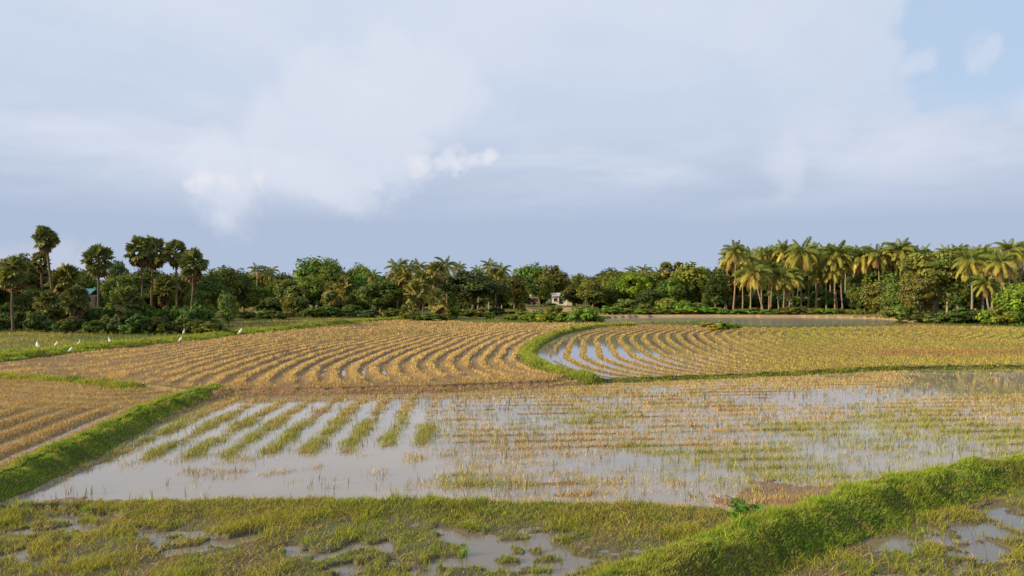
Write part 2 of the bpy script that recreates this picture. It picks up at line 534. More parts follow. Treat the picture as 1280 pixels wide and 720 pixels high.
def terrain(x, y):
    x = np.asarray(x, float)
    y = np.asarray(y, float)
    shp = x.shape
    x, y = x.ravel(), y.ravel()
    jx = x + .22 * (fbm(x, y, .9, 2, 21) - .5)
    jy = y + (.05 + .25 * (np.abs(y - 35) > 6)) * (fbm(x, y, 1.9, 2, 22) - .5)
    zone = np.full(x.shape, ZN['G'])
    near = (y < 16.6) | ((x > 5) & (y < 30))
    zone[near] = ZN['N']
    for k, pg in (('E', PG_E), ('D', PG_D), ('C', PG_C), ('M', PG_M), ('P', PG_P)):
        box = np.nonzero((x > pg[:, 0].min() - 1) & (x < pg[:, 0].max() + 1) & (y > pg[:, 1].min() - 1) & (y < pg[:, 1].max() + 1))[0]
        zone[box[inside(jx[box], jy[box], pg)]] = ZN[k]
    zone[(zone == ZN['G']) & (y < 30)] = ZN['N']
    z = np.zeros_like(x)
    nz = fbm(x, y, 1.1, 4, 31) - .5
    nf = fbm(x, y, 5.0, 2, 32) - .5

    m = zone == ZN['N']
    if m.any():
        X, Y = x[m], y[m]
        zz = .055 + .12 * nz[m] + .06 * nf[m]
        pud = np.zeros_like(X)
        wx, wy = X + 1.9 * (fbm(X, Y, 1.3, 4, 41) - .5), Y + 1.7 * (fbm(X, Y, 1.5, 4, 42) - .5)
        for cx, cy, a, b in PUDW:
            pud = np.maximum(pud, 1.35 - np.sqrt(((wx - cx) / a) ** 2 + ((wy - cy) / b) ** 2))
        zz -= .15 * ss(.06, .42, np.minimum(pud, .9) * (ss(.37, .53, fbm(X, Y, 2.3, 4, 43)) + .13))
        zz += .10 * ss(1.1, .25, dist_poly(X, Y, near_edge))
        z[m] = zz - .02
    m = zone == ZN['M']
    if m.any():
        X, Y = x[m], y[m]
        a, b, bl = weights(X, Y)
        ra, rb = rowphase('Ma', X, Y), rowphase('Mb', X, Y)
        px = 640 + F * X / Y
        zz = -.055 + .05 * nz[m] + .02 * nf[m]
        zz += a * .060 * ss(.52, .95, ra + .7 * (fbm(X, Y, 1.7, 3, 113) - .5))
        zz += b * .060 * ss(.45, .9, rb) * ss(.35, .6, fbm(X, Y, .35, 3, 44))
        zz += .05 * ss(1.5, .8, bl)
        zz -= .06 * ss(1100, 1150, px) * ss(31.5, 34, Y)
        # bare mud showing: by the right bund, and a strip in front
        c1, c3 = G(985, 620), G(85, 629)
        mm = 1.1 - np.hypot((X - c1[0]) / 1.5, (Y - c1[1]) / .8)
        mm = np.maximum(mm, 1.2 - np.hypot((X - c3[0]) / 1.3, (Y - c3[1]) / .35))
        zz += .075 * ss(.0, .7, mm + 2.6 * nz[m] + .8 * nf[m])
        zz += .06 * ss(.55, .1, dist_poly(X, Y, near_edge)) + .05 * ss(1.9, 1.2, dist_poly(X, Y, bund_right))
        zz += .20 * ss(.75, .05, dist_poly(X, Y, far_edge) + .3 * nz[m])
        z[m] = zz
    m = zone == ZN['C']
    if m.any():
        X, Y = x[m], y[m]
        w = ss(26.5, 29.5, Y - .12 * (X + 20))
        r = (1 - w) * rowphase('Ca', X, Y) + w * rowphase('Cb', X, Y)
        z[m] = .06 + .11 * (r - .35) + .05 * nz[m] + .03 * nf[m]
    m = zone == ZN['D']
    if m.any():
        X, Y = x[m], y[m]
        wl = ss(330, 120, 640 + F * X / Y + 90 * nz[m])
        da = dist_poly(X, Y, bund_curve)
        r = (1 - wl) * rowphase('Da', X, Y) + wl * (.32 + .16 * rowphase('Db', X, Y))
        edge = dist_poly(X, Y, far_edge)
        wet = ss(.40, .62, fbm(X, Y, .09, 2, 51)) * ss(3.6, 6.0, edge) * ss(75, 52, Y) * (1 - wl)
        z[m] = .27 + .10 * (r - .42) * ss(.8, 2.6, edge) - .045 * wet * (1 - r) + .04 * nz[m] + .03 * nf[m] + .04 * ss(2.4, .9, edge)
    m = zone == ZN['E']
    if m.any():
        X, Y = x[m], y[m]
        px = 640 + F * X / Y
        wr = ss(860, 1010, px + 60 * nz[m])
        r = rowphase('E', X, Y)
        inner = ss(2.6, 1.3, dist_poly(X, Y, bund_curve)) * ss(12, 9, X)
        z[m] = (.115 + .13 * (r - .60) + .03 * nf[m] + .05 * nz[m]) * 1.0 + wr * .09 - inner * .05
        z[m] += .05 * ss(64, 78, Y)
    m = zone == ZN['P']
    z[m] = -.6
    m = zone == ZN['G']
    if m.any():
        X, Y = x[m], y[m]
        zz = .18 + .35 * (fbm(X, Y, .12, 3, 61) - .5) + .12 * nz[m]
        behind = ss(138.0, 141.0, Y - .012 * np.abs(X - 30)) * (X > 8)
        zz = zz * (1 - behind) + behind * (.24 + .25 * nz[m])
        zz += ss(150, 240, Y) * 1.0
        # a low terrace with an earth face in front of the far house
        te = ss(-1.2, .4, np.minimum.reduce([X - 2.5, 15 - X, Y - 152, 215 - Y]) + .8 * nz[m])
        zz = np.maximum(zz, .25 + te * 1.25)
        dp = dist_poly(X, Y, np.vstack([PG_P, PG_P[:1]]))
        zz = zz - .25 * ss(1.2, 0, dp) * (Y < 137)
        z[m] = zz
    bz = np.full(x.shape, -1.0)
    bid = np.full(x.shape, -1)
    wig = .42 * (fbm(x, y, 1.3, 3, 71) - .5)
    for i, (nm, pl, w0, w1, h) in enumerate(BUNDS):
        box = (x > pl[:, 0].min() - 3) & (x < pl[:, 0].max() + 3) & (y > pl[:, 1].min() - 3) & (y < pl[:, 1].max() + 3)
        d = np.full(x.shape, 99.0)
        d[box] = dist_poly(x[box], y[box], pl) + wig[box] * (w1 * .8)
        hh = h * ss(w1, w0 * .6, d) * (1 + .28 * (fbm(x, y, .8, 3, 72 + i) - .5)) + ss(w1, w0, d) * (.10 * (fbm(x, y, 2.4, 2, 78) - .5) + .06 * nf)
        base = z - .0
        nzv = np.maximum(base, np.minimum(base, .05) + hh)
        on = (d < w1) & (nzv > z + .01)
        up = on & (nzv > bz)
        bid[up] = i
        bz = np.where(on, np.maximum(bz, nzv), bz)
    z = np.where(bid >= 0, np.maximum(z, bz), z)
    return z.reshape(shp), zone.reshape(shp), bid.reshape(shp)


# ground sheet, finer near the camera, reaching the horizon
def build_ground():
    u = np.concatenate([[-40, -16, -6, -3, -1.8, -1.25, -1.0], np.linspace(-.88, .88, 720), [1.0, 1.25, 1.8, 3, 6, 16, 40]])
    ys = [-60, -25, -8, 0, 4, 7, 9]
    y = 10.0
    while y < 112:
        ys.append(y)
        y += max(.05, .0043 * y)
    while y < 190:
        ys.append(y)
        y += .010 * y
    while y < 3000:
        ys.append(y)
        y *= 1.06
    ys = np.array(ys)
    YY, UU = np.meshgrid(ys, u, indexing='ij')
    XX = np.clip(UU * np.maximum(YY, 10), -2500, 2500) + UU * .01
    Z, Zo, B = terrain(XX, YY)
    nr, nc = XX.shape
    idx = np.arange(nr * nc).reshape(nr, nc)
    q = np.stack([idx[:-1, :-1], idx[:-1, 1:], idx[1:, 1:], idx[1:, :-1]], -1).reshape(-1, 4)
    fz = Zo.ravel()[q[:, 0]].copy()
    fb = B.ravel()[q].max(1)
    fz = np.where(fb >= 0, 20 + fb, fz)
    V = np.stack([XX, YY, Z], -1).reshape(-1, 3)
    far_bank = (fz == ZN['G']) & (V[q[:, 0], 1] > 135) & (V[q[:, 0], 1] < 143.5) & (V[q[:, 0], 0] > 10) & (V[q[:, 0], 0] < 86) | \
               ((fz == ZN['G']) & (V[q[:, 0], 1] > 149.5) & (V[q[:, 0], 1] < 154) & (V[q[:, 0], 0] > 1.5) & (V[q[:, 0], 0] < 15))
    fz[far_bank] = ZN['B']
    names = {0: ('near_paddy', M_near, 'overgrown muddy paddy along the bottom edge of the view', 'paddy'),
             1: ('flooded_paddy', M_mud, 'flooded paddy with brown mud between the two green bunds', 'paddy'),
             2: ('furrowed_field', M_furrow, 'brown furrowed paddy left of the left green bund', 'field'),
             3: ('stubble_field', M_dry, 'golden harvested field with curving rows in the middle distance', 'field'),
             4: ('curved_paddy', M_curve, 'round-ended paddy inside the curving green bund', 'paddy'),
             5: ('pond_bed', M_bank, 'bed of the pond in front of the coconut palms', 'pond bed'),
             6: ('ground', M_meadow, 'grassy ground under the trees running to the horizon', 'ground'),
             7: ('pond_bank', M_bank, 'bare tan earth bank along the far side of the pond', 'bank')}
    bn = ['earth bund crossing the lower right corner', 'earth bund between the furrowed field and the flooded paddy', 'low earth strip along the back of the furrowed field',
          'long earth bund in front of the palmyra grove', 'curving earth bund round the end of the curved paddy', 'thin earth bund behind the flooded paddy']
    for i, l in enumerate(bn):
        names[20 + i] = ('earth_bund', M_bund, l, 'bund')
    for k, (nm, mat, lab, cat) in names.items():
        sel = q[fz == k]
        if not len(sel):
            continue
        uq, inv = np.unique(sel, return_inverse=True)
        me = mesh_np(nm, V[uq], inv.reshape(-1, 4), smooth=True)
        tag(link(nm, me, mat), lab, cat, kind='structure')


build_ground()


def water_sheet(name, pg, z, mat, label):
    bm = bmesh.new()
    vs = [bm.verts.new((p[0], p[1], z)) for p in pg]
    f = bm.faces.new(vs)
    if f.normal.z < 0:
        f.normal_flip()
    bmesh.ops.triangulate(bm, faces=[f])
    me = bpy.data.meshes.new(name)
    bm.to_mesh(me)
    bm.free()
    tag(link(name, me, mat), label, 'water', kind='structure')


water_sheet('paddy_water', PG_M, 0.0, W_paddy, 'still grey water standing in the flooded paddy')
water_sheet('puddle_water', np.array([[-40, 4], [40, 4], [40, 24.6], *bund_right[36:][::-1], *near_edge[::-1][1:], [-40, near_edge[0][1]]]), -.003, W_near,
            'shallow puddles between grass tufts along the bottom edge')
water_sheet('furrow_water', PG_C, LV['C'], W_near, 'thin water lying in the furrows left of the left bund')
water_sheet('row_water', GP([(330, 470), (330, 450), (520, 428), (650, 424), (640, 445), (668, 466), (600, 476), (450, 479)], .2), LV['D'], W_paddy, 'water glinting between curving golden stubble rows')
water_sheet('arc_water', PG_E, LV['E'], W_paddy, 'water between the arched rows inside the curving bund')
water_sheet('pond', PG_P, LV['P'], W_pond, 'dark pond in front of the coconut palms')


# ------------------------------------------------------------------ grass and stubble
def blades(name, P, h, w, lean, col, mat, label, cat='grass', bend=True, tipmul=1.15):
    """P (n,3) foot points; one bent blade each, joined into one mesh"""
    n = len(P)
    az = rng.random(n) * 2 * np.pi
    la = rng.random(n) * 2 * np.pi
    side = np.stack([np.cos(az), np.sin(az), np.zeros(n)], -1) * (w * .5)[:, None]
    ld = np.stack([np.cos(la), np.sin(la), np.zeros(n)], -1) * (lean * h)[:, None]
    up = np.zeros((n, 3))
    up[:, 2] = h * np.sqrt(np.maximum(.05, 1 - np.minimum(lean, .95) ** 2))
    P = P.copy()
    P[:, 2] -= .015
    if bend:
        v0, v1 = P - side, P + side
        mid = P + up * .55 + ld * .3
        v2, v3 = mid - side * .75, mid + side * .75
        v4 = P + up + ld
        V = np.stack([v0, v1, v2, v3, v4], 1).reshape(-1, 3)
        b = np.arange(n)[:, None] * 5
        T = np.stack([b + [0, 1, 3], b + [0, 3, 2], b + [2, 3, 4]], 1).reshape(-1, 3)
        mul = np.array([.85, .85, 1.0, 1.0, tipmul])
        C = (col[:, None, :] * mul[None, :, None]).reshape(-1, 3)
    else:
        V = np.stack([P - side, P + side, P + up + ld], 1).reshape(-1, 3)
        T = (np.arange(n)[:, None] * 3 + [0, 1, 2])
        C = np.repeat(col, 3, 0)
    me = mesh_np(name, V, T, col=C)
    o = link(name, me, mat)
    tag(o, label, cat, kind='stuff')
    return n


def pick(cols, wts, n, jit=.18):
    c = np.array(cols)
    i = rng.choice(len(c), n, p=np.array(wts) / sum(wts))
    r = c[i] * (1 + jit * rng.standard_normal((n, 1))) * (1 + .07 * rng.standard_normal((n, 3)))
    return np.clip(r, .004, .8)


def cand(y0, y1, k, p=2.0, um=.80, yref=15.0):
    """candidate points: density k per m2 at yref, falling as (yref/y)^p; x within +-um*y"""
    ys = np.linspace(y0, y1, 400)
    dens = k * np.minimum(1.6, (yref / ys) ** p) * (2 * um * ys + 4)
    cdf = np.cumsum(dens) * (ys[1] - ys[0])
    n = int(cdf[-1])
    y = np.interp(rng.random(n) * cdf[-1], cdf, ys)
    x = (rng.random(n) * 2 - 1) * (um * y + 2)
    return x, y


def px_of(x, y):
    return 640 + F * x / y


GREEN = [(.25, .37, .036), (.33, .42, .048), (.17, .28, .028), (.42, .43, .07)]
YGREEN = [(.30, .36, .045), (.38, .39, .06), (.22, .29, .04), (.44, .38, .11)]
TAN = [(.50, .34, .14), (.58, .42, .19), (.40, .25, .10), (.34, .24, .10)]
tot = 0


def along(pl, wmax, k, p=1.4, yref=15.0, ycap=200):
    """points scattered over the strip within wmax of a polyline"""
    pl = np.asarray(pl)
    e0, e1 = pl[0] - pl[1], pl[-1] - pl[-2]
    pl = np.vstack([pl[0] + e0 / np.hypot(*e0) * wmax, pl, pl[-1] + e1 / np.hypot(*e1) * wmax])
    seg = np.hypot(*(pl[1:] - pl[:-1]).T)
    my = np.maximum((pl[1:, 1] + pl[:-1, 1]) / 2, 8)
    den = k * np.minimum(1.3, (yref / my) ** p) * 2 * wmax * seg
    c = np.concatenate([[0], np.cumsum(den)])
    n = int(c[-1])
    t = rng.random(n) * c[-1]
    i = np.clip(np.searchsorted(c, t) - 1, 0, len(seg) - 1)
    f = (t - c[i]) / (den[i] + 1e-9)
    a, b = pl[i], pl[i + 1]
    d = (b - a) / (seg[i][:, None] + 1e-9)
    nrm = np.stack([-d[:, 1], d[:, 0]], -1)
    q = a + (b - a) * f[:, None] + nrm * ((rng.random(n) * 2 - 1) * wmax)[:, None]
    ok = (np.abs(q[:, 0]) < .80 * q[:, 1] + 2) & (q[:, 1] > 7)
    return q[ok, 0], q[ok, 1]


def bund_grass(i, k, h, w, cols, wts, label, p=1.4, lean=.75, ext=1.05):
    global tot
    nm, pl, w0, w1, H = BUNDS[i]
    x, y = along(pl, w1 * ext, k, p)
    z, zo, b = terrain(x, y)
    ok = (b == i)
    x, y, z = x[ok], y[ok], z[ok]
    n = len(x)
    clump = fbm(x, y, 1.6, 3, 80 + i)
    keep = rng.random(n) < .12 + .88 * ss(.30, .42, fbm(x, y, 1.9, 3, 85 + i) + .25 * ss(w1, w0, dist_poly(x, y, pl)))
    x, y, z, clump = x[keep], y[keep], z[keep], clump[keep]
    n = len(x)
    hh = h * (.45 + .5 * rng.random(n) + 1.6 * ss(.45, .75, clump) * rng.random(n))
    ww = w * (.7 + .6 * rng.random(n)) * np.maximum(1, y / 15.0) ** .9
    col = pick(cols, wts, n)
    # drier tint in patches
    dry = ss(.55, .75, fbm(x, y, .7, 2, 90 + i))[:, None]
    col = col * (1 - .45 * dry) + np.array([.30, .27, .06]) * .45 * dry
    tan = rng.random(n) < .04 + .22 * ss(.56, .70, fbm(x, y, 2.6, 3, 95 + i))
    col[tan] = pick(TAN, [2, 2, 2, 1], int(tan.sum())) * .85
    weed = ss(.60, .68, fbm(x, y, 2.1, 3, 98 + i))[:, None] * .6
    col = col * (1 - weed) + np.array([.10, .20, .035]) * weed
    wisp = rng.random(n) < .02
    hh[wisp] *= 1.9
    ww = ww * (1 + .9 * weed[:, 0])
    tot += blades('bund_grass', np.stack([x, y, z], -1), hh, ww, lean * (.5 + .6 * rng.random(n)), col, M_grass, label)


bund_grass(0, 3000, .105, .012, GREEN, [3, 3, 2, 2], 'bright green grass on the bund crossing the lower right corner')
bund_grass(1, 2600, .105, .012, GREEN, [3, 3, 2, 1], 'bright green grass on the straight bund at the left')
bund_grass(2, 1500, .16, .014, YGREEN, [3, 3, 1, 1], 'yellow-green grass strip behind the brown furrows')
bund_grass(3, 1500, .20, .016, GREEN + [(.30, .30, .05)], [3, 3, 2, 1, 2], 'green grass on the long bund where the egrets stand')
bund_grass(4, 2000, .22, .014, GREEN + [(.30, .30, .05)], [2, 3, 1, 2, 2], 'green grass on the bund curving round the paddy end')
bund_grass(5, 1900, .14, .013, YGREEN + [(.26, .24, .05)], [2, 2, 3, 1, 2], 'dark green grass on the thin bund behind the water')


def veg_near():
    global tot
    x, y = cand(8.5, 18.5, 1400, 1.2)
    z, zo, b = terrain(x, y)
    dn = dist_poly(x, y, near_edge)
    edge = ss(1.5, .5, dn)
    pr = ss(-.012, .045, z) * (.45 + .55 * ss(.32, .6, fbm(x, y, 1.2, 3, 101)) + edge)
    ok = (zo == 0) & (b < 0) & (rng.random(len(x)) < pr)
    x, y, z, edge = x[ok], y[ok], z[ok], edge[ok]
    n = len(x)
    cl = fbm(x, y, 1.3, 3, 103)
    h = (.042 + .065 * rng.random(n)) * (1 + 1.3 * ss(.48, .72, cl) + .35 * edge)
    yel = ss(.40, .62, fbm(x, y, .5, 3, 102))[:, None]
    c = pick([(.22, .29, .034), (.30, .34, .045), (.16, .22, .028), (.37, .35, .06)], [3, 3, 2, 1.5], n)
    c = c * (1 - .5 * yel) + pick([(.42, .35, .075), (.34, .31, .055)], [1, 1], n) * .5 * yel
    dead = rng.random(n) < .06
    c[dead] = pick(TAN, [1, 1, 1, 1], int(dead.sum())) * .7
    tot += blades('paddy_grass', np.stack([x, y, z], -1), h, .012 * (.7 + .7 * rng.random(n)), .35 + .5 * rng.random(n), c, M_grass,
                  'short olive grass tufts covering the near paddy')
    # tall rank grass along the bank of the flooded paddy, sparse stalks standing in the puddles
    x, y = cand(9.0, 17.5, 620, 1.0)
    z, zo, b = terrain(x, y)
    pr = .7 * ss(-.11, -.02, z) * ss(.42, .60, fbm(x, y, 2.2, 2, 105))
    ok = (zo == 0) & (b < 0) & (z < 0) & (rng.random(len(x)) < pr)
    x, y = x[ok], y[ok]
    n = len(x)
    if n:
        tot += blades('puddle_stalks', np.stack([x, y, np.zeros(n)], -1), .08 + .14 * rng.random(n), np.full(n, .010), .2 + .5 * rng.random(n),
                      pick(YGREEN + TAN[2:], [2, 2, 2, 1, 1, 1], n) * .8, M_grass, 'thin stalks standing in the near puddles')

    # sedge tufts standing above the short grass, and matted dead straw between them
    x, y = cand(9.5, 16.6, 2.6, .6)
    z, zo, b = terrain(x, y)
    ok = (zo == 0) & (b < 0) & (z > -.04) & (rng.random(len(x)) < ss(.42, .6, fbm(x, y, .9, 3, 106)))
    x, y, z = x[ok], y[ok], z[ok]
    n0 = len(x)
    rep = np.repeat(np.arange(n0), 26)
    n = len(rep)
    sp = (.03 + .05 * rng.random(n0))[rep]
    tint = pick([(.17, .26, .03), (.26, .33, .045), (.38, .38, .08), (.13, .20, .03)], [3, 3, 1.5, 2], n0)[rep]
    tot += blades('sedge_tufts', np.stack([x[rep] + sp * rng.standard_normal(n), y[rep] + sp * rng.standard_normal(n), z[rep]], -1), (.12 + .14 * rng.random(n0))[rep] * (.6 + .6 * rng.random(n)),
                  np.full(n, .010), .25 + .65 * rng.random(n), tint * (.8 + .4 * rng.random((n, 1))), M_grass, 'taller sedge tufts standing out of the near paddy grass')
    x, y = cand(9.0, 17.0, 150, 1.0)
    z, zo, b = terrain(x, y)
    ok = (zo == 0) & (b < 0) & (z > -.02) & (rng.random(len(x)) < ss(.50, .64, fbm(x, y, 1.0, 3, 107)))
    x, y, z = x[ok], y[ok], z[ok]
    n = len(x)
    tot += blades('dead_straw', np.stack([x, y, z + .02], -1), .12 + .14 * rng.random(n), np.full(n, .011), .86 + .08 * rng.random(n), pick(TAN, [2, 2, 2, 2], n) * .8, M_straw,
                  'flattened dead straw lying in patches of the near paddy', 'straw')


veg_near()


def veg_flooded():
    global tot
    # clumps of cut stems first: each clump is a handful of blades
    x, y = cand(15.5, 46, 185, .9, yref=18)
    z, zo, b = terrain(x, y)
    ok = (zo == 1) & (b < 0)
    x, y, z = x[ok], y[ok], z[ok]
    a, bb, bl = weights(x, y)
    ra, rb = rowphase('Ma', x, y), rowphase('Mb', x, y)
    px = px_of(x, y)
    py = HZ + F * CAMH / y
    n1 = fbm(x, y, .35, 3, 44)
    n2 = fbm(x, y, 1.3, 3, 111)
    n3 = fbm(x, y, .22, 2, 112)
    clear = np.exp(-(((px - 1030) / 135) ** 2 + ((py - 496) / 14) ** 2)) + .9 * np.exp(-(((px - 640) / 60) ** 2 + ((py - 515) / 16) ** 2)) + ss(1100, 1150, px) * ss(497, 486, py) * .95
    far = ss(31, 34, y)
    pa = a * ss(.34, .74, ra + .95 * (fbm(x, y, 1.7, 3, 113) - .5)) * ss(.27, .47, n2) * .80 * (1 - .55 * ss(430, 600, px))
    pb = bb * ss(.18, .7, rb) * ss(.22, .44, n1) * (.50 + .55 * ss(.32, .56, n2)) * (1 - np.clip(clear, 0, .93))
    stray = .17 * ss(.38, .60, n2) * bb * (1 - np.clip(clear, 0, .9)) + .012 * ss(.52, .70, n2)
    tl = (1 - ss(560, 640, px)) * ss(150, 330, px) * ss(17.6, 18.6, y) * ss(21.2, 20.2, y) * ss(.54, .64, n2) * .6
    fs = .8 * np.exp(-((py - 603 - 5 * (n3 - .5) * 4) / 5.5) ** 2) * ss(480, 560, px) * ss(900, 820, px) * ss(.25, .5, n2)
    bs = .75 * ss(1.75, 1.35, bl + .5 * (n2 - .5)) * ss(1.0, 1.2, bl) * ss(24.5, 27, y)
    pe = .65 * ss(.9, .25, dist_poly(x, y, near_edge)) * ss(450, 560, px) + .12 * ss(1.5, .9, bl) + .8 * ss(.8, .3, dist_poly(x, y, far_edge))
    pr = np.clip(np.maximum.reduce([tl, bs, fs, pa * 1.0, pb * (.75 + .35 * far), pe, stray]), 0, 1)
    ok = rng.random(len(x)) < pr
    x, y, z, a, bb, far, n3, px, py, n2 = [v[ok] for v in (x, y, z, a, bb, far, n3, px, py, n2)]
    nc = len(x)
    # how green: the lower ends of the left rows and patches in the middle
    green = np.clip(a * ss(30, 23, y) * .72 + bb * ss(.47, .60, n3) * ss(31, 25, y) * .6 + .25 * ss(1130, 1230, px) * far + .12, 0, 1)
    kper = 6
    rep = np.repeat(np.arange(nc), kper)
    n = len(rep)
    sp = .085
    X = x[rep] + sp * rng.standard_normal(n)
    Y = y[rep] + sp * rng.standard_normal(n)
    Z = np.maximum(terrain(X, Y)[0], -.02)
    isg = rng.random(n) < green[rep]
    c = pick([(.54, .38, .18), (.64, .48, .25), (.42, .27, .12), (.30, .20, .10)], [3, 2, 2, 2], n)
    c[isg] = pick([(.24, .29, .05), (.32, .34, .07), (.17, .21, .04), (.40, .35, .10)], [3, 3, 2, 2], int(isg.sum()))
    h = (.06 + .10 * rng.random(n)) * (1 + .55 * isg)
    w = .0105 * (.7 + .6 * rng.random(n)) * np.maximum(1, y[rep] / 19)
    tot += blades('paddy_stubble', np.stack([X, Y, Z], -1), h, w, .2 + .55 * rng.random(n), c, M_straw,
                  'cut rice stubble and green tufts standing in rows in the flooded paddy', 'stubble', bend=True)
    # single taller stalks, mostly in the open water
    x, y = cand(16, 34, 11.0, .8, yref=18)
    z, zo, b = terrain(x, y)
    px = px_of(x, y)
    ok = (zo == 1) & (b < 0) & (rng.random(len(x)) < .35 * ss(.47, .62, fbm(x, y, .8, 3, 121)) + .18 * ss(500, 650, px))
    x, y, z = x[ok], y[ok], np.maximum(z[ok], -.02)
    n0 = len(x)
    rep = np.repeat(np.arange(n0), 4)
    n = len(rep)
    X = x[rep] + .03 * rng.standard_normal(n)
    Y = y[rep] + .03 * rng.standard_normal(n)
    tot += blades('paddy_stalks', np.stack([X, Y, z[rep]], -1), .12 + .20 * rng.random(n), .012 * np.maximum(1, Y / 20), .08 + .4 * rng.random(n),
                  pick([(.16, .18, .04), (.12, .12, .035), (.26, .22, .07)], [2, 2, 1], n), M_straw, 'dark upright stalks poking out of the paddy water', 'stalks')


veg_flooded()


def veg_fields():
    global tot
    # furrowed field at the left
    x, y = cand(16, 41, 950, 1.5)
    z, zo, b = terrain(x, y)
    w = ss(26.5, 29.5, y - .12 * (x + 20))
    r = (1 - w) * rowphase('Ca', x, y) + w * rowphase('Cb', x, y)
    n2 = fbm(x, y, 1.2, 3, 131)
    ok = (zo == 2) & (b < 0) & (rng.random(len(x)) < (.22 + .95 * ss(.30, .70, r)) * ss(.18, .42, n2))
    x, y, z, n2 = x[ok], y[ok], z[ok], n2[ok]
    n = len(x)
    c = pick([(.48, .32, .13), (.58, .41, .18), (.34, .21, .085), (.34, .29, .07)], [3, 3, 2, 1.2], n)
    tot += blades('furrow_stubble', np.stack([x, y, z], -1), .06 + .10 * rng.random(n), .014 * np.maximum(1, y / 16), .3 + .6 * rng.random(n), c, M_straw,
                  'brown rice stubble along the furrows left of the left bund', 'stubble', bend=False)
    # golden field
    x, y = cand(32, 124, 1050, 1.7)
    z, zo, b = terrain(x, y)
    ok = (zo == 3) & (b < 0)
    x, y, z = x[ok], y[ok], z[ok]
    nzv = fbm(x, y, 1.1, 4, 31) - .5
    wl = ss(330, 120, px_of(x, y) + 90 * nzv)
    r = (1 - wl) * rowphase('Da', x, y) + wl * (.48 + .34 * rowphase('Db', x, y) * ss(.35, .6, fbm(x, y, .35, 3, 150)) + .25 * (fbm(x, y, 1.6, 3, 151) - .5))
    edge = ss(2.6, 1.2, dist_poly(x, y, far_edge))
    n2 = fbm(x, y, .8, 3, 132)
    pr = np.clip((.04 + .96 * ss(.46, .84, r)) * ss(.30, .50, n2 + .06) + edge * .7 * ss(.3, .55, n2), 0, 1)
    ok = (rng.random(len(x)) < pr)
    x, y, z, edge, wl, n2 = [v[ok] for v in (x, y, z, edge, wl, n2)]
    n = len(x)
    c = pick([(.66, .46, .175), (.74, .53, .22), (.54, .35, .125), (.40, .255, .095)], [3, 3, 2, 1.5], n)
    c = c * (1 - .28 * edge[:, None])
    grn = ss(.52, .72, fbm(x, y, .13, 3, 133)) * ss(55, 85, y) * .6
    g = rng.random(n) < grn
    c[g] = pick([(.26, .25, .05), (.34, .30, .07)], [1, 1], int(g.sum()))
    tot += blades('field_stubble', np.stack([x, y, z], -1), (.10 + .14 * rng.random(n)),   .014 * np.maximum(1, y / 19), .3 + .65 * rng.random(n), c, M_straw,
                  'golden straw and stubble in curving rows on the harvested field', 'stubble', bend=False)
    # paddy inside the curving bund and the dry grass field right of it
    x, y = cand(39, 100, 1000, 1.7, um=.82)
    z, zo, b = terrain(x, y)
    ok = (zo == 4) & (b < 0)
    x, y, z = x[ok], y[ok], z[ok]
    px = px_of(x, y)
    nzv = fbm(x, y, 1.1, 4, 31) - .5
    wr = ss(860, 1010, px + 60 * nzv)
    r = rowphase('E', x, y)
    inner = ss(2.4, 1.6, dist_poly(x, y, bund_curve)) * ss(12, 9, x)
    pr = np.maximum(ss(.62, .9, r) * (1 - inner), wr * (.22 + .78 * ss(.2, .8, r))) * ss(.15, .4, fbm(x, y, .8, 3, 134) + .05)
    ok = rng.random(len(x)) < pr
    x, y, z, wr, px = [v[ok] for v in (x, y, z, wr, px)]
    n = len(x)
    c = pick([(.52, .36, .13), (.58, .42, .17), (.42, .27, .10), (.34, .27, .07)], [3, 2, 2, 2], n)
    gy = pick([(.42, .36, .075), (.35, .33, .06), (.48, .37, .11), (.27, .29, .05)], [3, 3, 2, 2], n)
    t = (rng.random(n) < np.clip(.15 + .8 * wr, 0, 1))[:, None]
    pch = ss(.42, .62, fbm(x, y, .16, 3, 160))[:, None]
    gy = gy * (1 - .42 * pch) + np.array([.30, .20, .07]) * .42 * pch
    pg = ss(.50, .66, fbm(x, y, .11, 3, 161))[:, None]
    gy = gy * (1 - .5 * pg) + np.array([.22, .28, .05]) * .5 * pg
    c = np.where(t, gy, c)
    brown = np.exp(-((y - 52.5 - .02 * x) / 2.6) ** 2) * ss(1085, 1110, px)
    red = (rng.random(n) < brown * .95)
    c[red] = pick([(.40, .235, .095), (.31, .18, .075)], [1, 1], int(red.sum()))
    far = rng.random(n) < ss(80, 95, y) * .55
    c[far] = pick([(.42, .26, .10), (.46, .30, .11)], [1, 1], int(far.sum()))
    tot += blades('field_stubble', np.stack([x, y, z], -1), .09 + .14 * rng.random(n), .016 * np.maximum(1, y / 18), .3 + .6 * rng.random(n), c, M_straw,
                  'yellow stubble and dry grass inside the curving bund and to its right', 'stubble', bend=False)
    # meadow and verge grass beyond the fields
    x, y = cand(45, 200, 260, 1.9, um=.84)
    z, zo, b = terrain(x, y)
    n1 = fbm(x, y, .10, 3, 141)
    n2 = fbm(x, y, .5, 3, 142)
    pond = dist_poly(x, y, np.vstack([PG_P, PG_P[:1]]))
    bare = (pond < 4.5) & (y > 136.5)
    pr = np.where(bare, .04, .25 + .75 * ss(.3, .6, n2))
    ok = (zo == 6) & (b < 0) & (rng.random(len(x)) < pr) & ~((y > 149) & (y < 154.5) & (x > 1) & (x < 16))
    x, y, z, n1, n2 = [v[ok] for v in (x, y, z, n1, n2)]
    n = len(x)
    c = pick([(.13, .20, .03), (.18, .22, .035), (.10, .14, .025)], [3, 2, 2], n)
    yl = pick([(.36, .31, .06), (.30, .28, .05), (.42, .33, .11)], [2, 2, 1], n)
